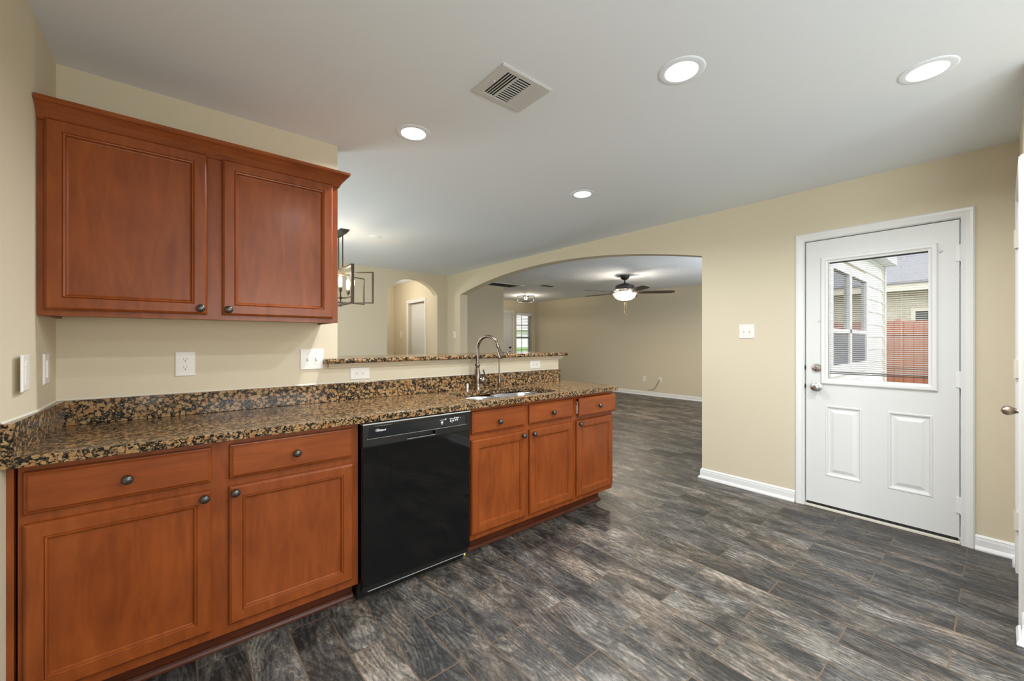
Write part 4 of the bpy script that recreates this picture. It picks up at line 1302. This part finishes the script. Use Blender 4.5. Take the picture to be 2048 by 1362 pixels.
for k in range(5):
    a = math.radians(-10 + 72*k)
    d_ = (rt*math.cos(a) + fw*math.sin(a)).normalized(); s_ = Vector((-d_.y, d_.x, 0))
    tilt = -0.20
    def pt(r_, w_): return (FX+d_.x*r_+s_.x*w_, FY+d_.y*r_+s_.y*w_, 2.128 + w_*tilt)
    outl = [(0.23, -0.045), (0.30, -0.062), (0.64, -0.074), (0.81, -0.068), (0.85, -0.030), (0.85, 0.030), (0.81, 0.068), (0.64, 0.074), (0.30, 0.062), (0.23, 0.045)]
    bm = BM()
    top = [bm.verts.new((pt(r_, w_)[0], pt(r_, w_)[1], pt(r_, w_)[2]+0.006)) for r_, w_ in outl]
    bot = [bm.verts.new(pt(r_, w_)) for r_, w_ in outl]
    bm.faces.new(top); bm.faces.new(list(reversed(bot)))
    for i in range(len(outl)):
        j = (i+1) % len(outl); bm.faces.new((bot[i], bot[j], top[j], top[i]))
    bl = obj('blade', bm, M_DARKWOOD, FN)
    bm = BM()
    beam(bm, (FX+d_.x*0.12, FY+d_.y*0.12, 2.160), (FX+d_.x*0.20, FY+d_.y*0.20, 2.138), 0.030, 0.006)
    beam(bm, (FX+d_.x*0.19, FY+d_.y*0.19, 2.138), (FX+d_.x*0.30, FY+d_.y*0.30, 2.138), 0.045, 0.004)
    obj('blade_iron', bm, M_BRONZE, bl)
for (ox, zb) in ((-0.010, 1.76), (0.016, 1.70)):
    p = Vector((FX, FY, 0)) + rt*ox - fw*0.03
    bm = BM(); tube(bm, [(p.x, p.y, 1.985+0.01), (p.x, p.y, zb+0.03)], 0.0009, 6)
    ch_ = obj('pull_chain', bm, M_BRONZE, FN)
    bm = BM(); lathe(bm, [(0, 0), (0.008, 0.004), (0.009, 0.020), (0.004, 0.034), (0, 0.034)], (p.x, p.y, zb), 'z', 10)
    obj('fob', bm, M_DARKWOOD, ch_, smooth=50)
for k in range(3):
    a = 2*PI*k/3
    lamp_point('bowl_lamp', FN, (FX+0.16*math.cos(a), FY+0.16*math.sin(a), 2.098), 0.012, FAN_W/3, (1.0, 0.88, 0.70))
lamp_area('bowl_downlight', FN, (FX, FY, 1.955), 0.34, FAN_W*1.9, (1.0, 0.86, 0.66))

# entry flush light
EL = thing('flush_light', (7.0, 7.85, H), 'small black open-cage flush light above the entry', 'ceiling light')
ex, ey, eh = 7.0, 7.85, 0.150
bm = BM(); box(bm, ex-0.07, ex+0.07, ey-0.07, ey+0.07, H-0.018, H-0.0004)
obj('canopy', bm, M_BLACKMET, EL)
bm = BM()
for z in (H-0.016, H-0.165):
    for (p0, p1) in (((-1, -1), (1, -1)), ((1, -1), (1, 1)), ((1, 1), (-1, 1)), ((-1, 1), (-1, -1))):
        beam(bm, (ex+p0[0]*eh, ey+p0[1]*eh, z), (ex+p1[0]*eh, ey+p1[1]*eh, z), 0.014, 0.014)
for (p) in ((-1, -1), (1, -1), (1, 1), (-1, 1)):
    beam(bm, (ex+p[0]*eh, ey+p[1]*eh, H-0.165), (ex+p[0]*eh, ey+p[1]*eh, H-0.010), 0.014, 0.014, up=(1, 0, 0))
beam(bm, (ex-eh, ey, H-0.016), (ex+eh, ey, H-0.016), 0.012, 0.010)
obj('cage_frame', bm, M_BLACKMET, EL)
bm = BM(); lathe(bm, [(0, 0), (0.025, 0.008), (0.042, 0.035), (0.040, 0.060), (0.015, 0.085), (0.015, 0.10), (0, 0.10)], (ex, ey, H-0.118), 'z', 18)
obj('bulb', bm, M_BULB, EL, smooth=60)
lamp_point('bulb_glow', EL, (ex, ey, H-0.135), 0.03, ENTRY_W, (1.0, 0.86, 0.66))

# hallway fixture seen through the small arch
HL = thing('hall_light', (2.80, 6.95, H), 'small dark hallway ceiling fixture half hidden by the small arch', 'ceiling light')
bm = BM(); box(bm, 2.76, 2.90, 6.90, 7.0, H-0.10, H-0.07, 0.004); box(bm, 2.86, 2.885, 6.93, 6.96, H-0.07, H-0.0005)
obj('bracket', bm, M_BRONZE, HL)
bm = BM(); lathe(bm, [(0, 0), (0.05, 0.0), (0.06, 0.03), (0.02, 0.05), (0, 0.05)], (2.80, 6.95, H-0.155), 'z', 16)
obj('shade', bm, M_BOWL, HL, smooth=50)
lamp_point('lamp', HL, (2.85, 7.2, H-0.22), 0.05, 15.0, (1.0, 0.95, 0.84))

# ------------------------------------------------------------------ outdoors
bm = BM(); box(bm, -40, 140, -40, 160, -0.35, -0.16)
obj('ground', bm, M_GRASS, **ST)
# lap siding on the living room's outside wall
bm = BM()
z = -0.1; k = 0
while z < 2.75:
    for (xa, xb) in ((XW+WT+0.05, 5.36), (7.28, XV+0.16)) if 0.86 < z < 2.10 else ((XW+WT+0.05, XV+0.16),):
        zt = z+0.178
        v = [bm.verts.new(p) for p in ((xa, YX-0.012, z), (xb, YX-0.012, z), (xb, YX+0.002, zt), (xa, YX+0.002, zt), (xa, YX+0.011, z), (xb, YX+0.011, z), (xb, YX+0.011, zt), (xa, YX+0.011, zt))]
        for q in ((0,1,2,3), (0,4,5,1), (4,7,6,5), (1,5,6,2), (0,3,7,4), (3,2,6,7)):
            bm.faces.new([v[i] for i in q])
    z += 0.178
obj('wall_siding', bm, M_SIDING, **ST)
bm = BM(); box(bm, XV+0.151, XV+0.175, YX-0.03, YX+0.12, -0.16, 2.75); box(bm, XV+0.10, XV+0.1505, YX-0.034, YX-0.014, -0.16, 2.75)
obj('trim_3', bm, M_VINYL, **ST)
bm = BM()
for (a, b_, c, d) in ((5.36, 5.42, 0.88, 2.16), (7.22, 7.28, 0.88, 2.16), (5.42, 7.22, 0.88, 0.95), (5.42, 7.22, 2.10, 2.16)):
    box(bm, a, b_, YX-0.03, YX-0.0, c, d)
obj('trim_4', bm, M_VINYL, **ST)
bm = BM(); box(bm, XW-0.3, XV+0.45, YX-0.45, YE+0.5, 2.755, 2.80)
obj('roof_slab', bm, M_EAVE, **ST)
bm = BM(); box(bm, 3.93, 9.6, -4.0, YX-0.03, -0.159, -0.10)
obj('patio', bm, M_CONC, **ST)

FE = thing('fence', (11.0, 1.0, -0.16), 'redwood board fence seen through the door blinds', 'fence')
bm = BM()
y = -6.0
while y < 8.0:
    box(bm, 11.0, 11.018, y, y+0.136, -0.159, 1.66); y += 0.14
obj('boards', bm, M_FENCE, FE)
bm = BM()
for z in (0.15, 0.75, 1.40): box(bm, 10.96, 10.999, -6.0, 8.0, z, z+0.09)
obj('rail', bm, M_FENCE, FE)
for y in (-3.6, -1.2, 1.25, 3.7, 6.1):
    bm = BM(); box(bm, 11.019, 11.11, y, y+0.09, -0.159, 1.70); obj('post', bm, M_FENCE, FE)

NH = thing('neighbour_house', (15.0, 1.0, -0.16), 'cream brick house with grey shingled roof behind the fence', 'house')
bm = BM(); extr(bm, [[(-9, -0.159), (10, -0.159), (10, 2.60), (-9, 2.60)], [(0.6, 0.9), (1.35, 0.9), (1.35, 2.0), (0.6, 2.0)]], 'x', 14.2, 14.5)
obj('wall', bm, M_BRICK, NH)
bm = BM(); box(bm, 13.74, 13.80, -9.3, 10.3, 2.50, 2.72); box(bm, 13.80, 14.6, -9.3, 10.3, 2.60, 2.64)
obj('fascia', bm, M_EAVE, NH)
bm = BM(); v = [bm.verts.new(p) for p in ((13.70, -9.4, 2.72), (13.70, 10.4, 2.72), (19.5, 7.5, 6.3), (19.5, -6.5, 6.3))]
v2 = [bm.verts.new((q.co.x, q.co.y, q.co.z-0.06)) for q in v]
bm.faces.new(v); bm.faces.new(list(reversed(v2)))
for i in range(4): bm.faces.new((v[i], v2[i], v2[(i+1) % 4], v[(i+1) % 4]))
obj('roof', bm, M_SHINGLE, NH)
bm = BM()
for (a, b_, c, d) in ((0.52, 1.43, 2.0, 2.08), (0.52, 0.60, 0.9, 2.0), (1.35, 1.43, 0.9, 2.0), (0.60, 1.35, 1.44, 1.48)): box(bm, 14.17, 14.21, a, b_, c, d)
wf = obj('window', bm, M_EAVE, NH)
bm = BM(); box(bm, 14.25, 14.26, 0.60, 1.35, 0.9, 2.0); obj('pane', bm, M_DARKGL, wf)

# beyond the entry window
PO = thing('porch_column', (8.75, 10.9, -0.16), 'white porch column outside the entry window', 'column')
bm = BM(); box(bm, 8.68, 8.82, 10.83, 10.97, -0.159, 2.6); obj('shaft', bm, M_VINYL, PO)
bm = BM(); box(bm, 8.63, 8.87, 10.78, 11.02, -0.158, 0.05); obj('base', bm, M_VINYL, PO)
FH = thing('far_house', (48, 66, -0.16), 'pale sided house across the lawn beyond the entry window', 'house')
bm = BM(); box(bm, 34, 68, 64, 74, -0.159, 3.4); obj('wall', bm, M_SIDING, FH)
bm = BM(); v = [bm.verts.new(p) for p in ((33, 63, 3.4), (69, 63, 3.4), (64, 69, 7.6), (38, 69, 7.6), (33, 75, 3.4), (69, 75, 3.4))]
for q in ((0, 1, 2, 3), (4, 5, 2, 3), (0, 3, 4), (1, 2, 5), (0, 1, 5, 4)): bm.faces.new([v[i] for i in q])
obj('roof', bm, M_CONC, FH)
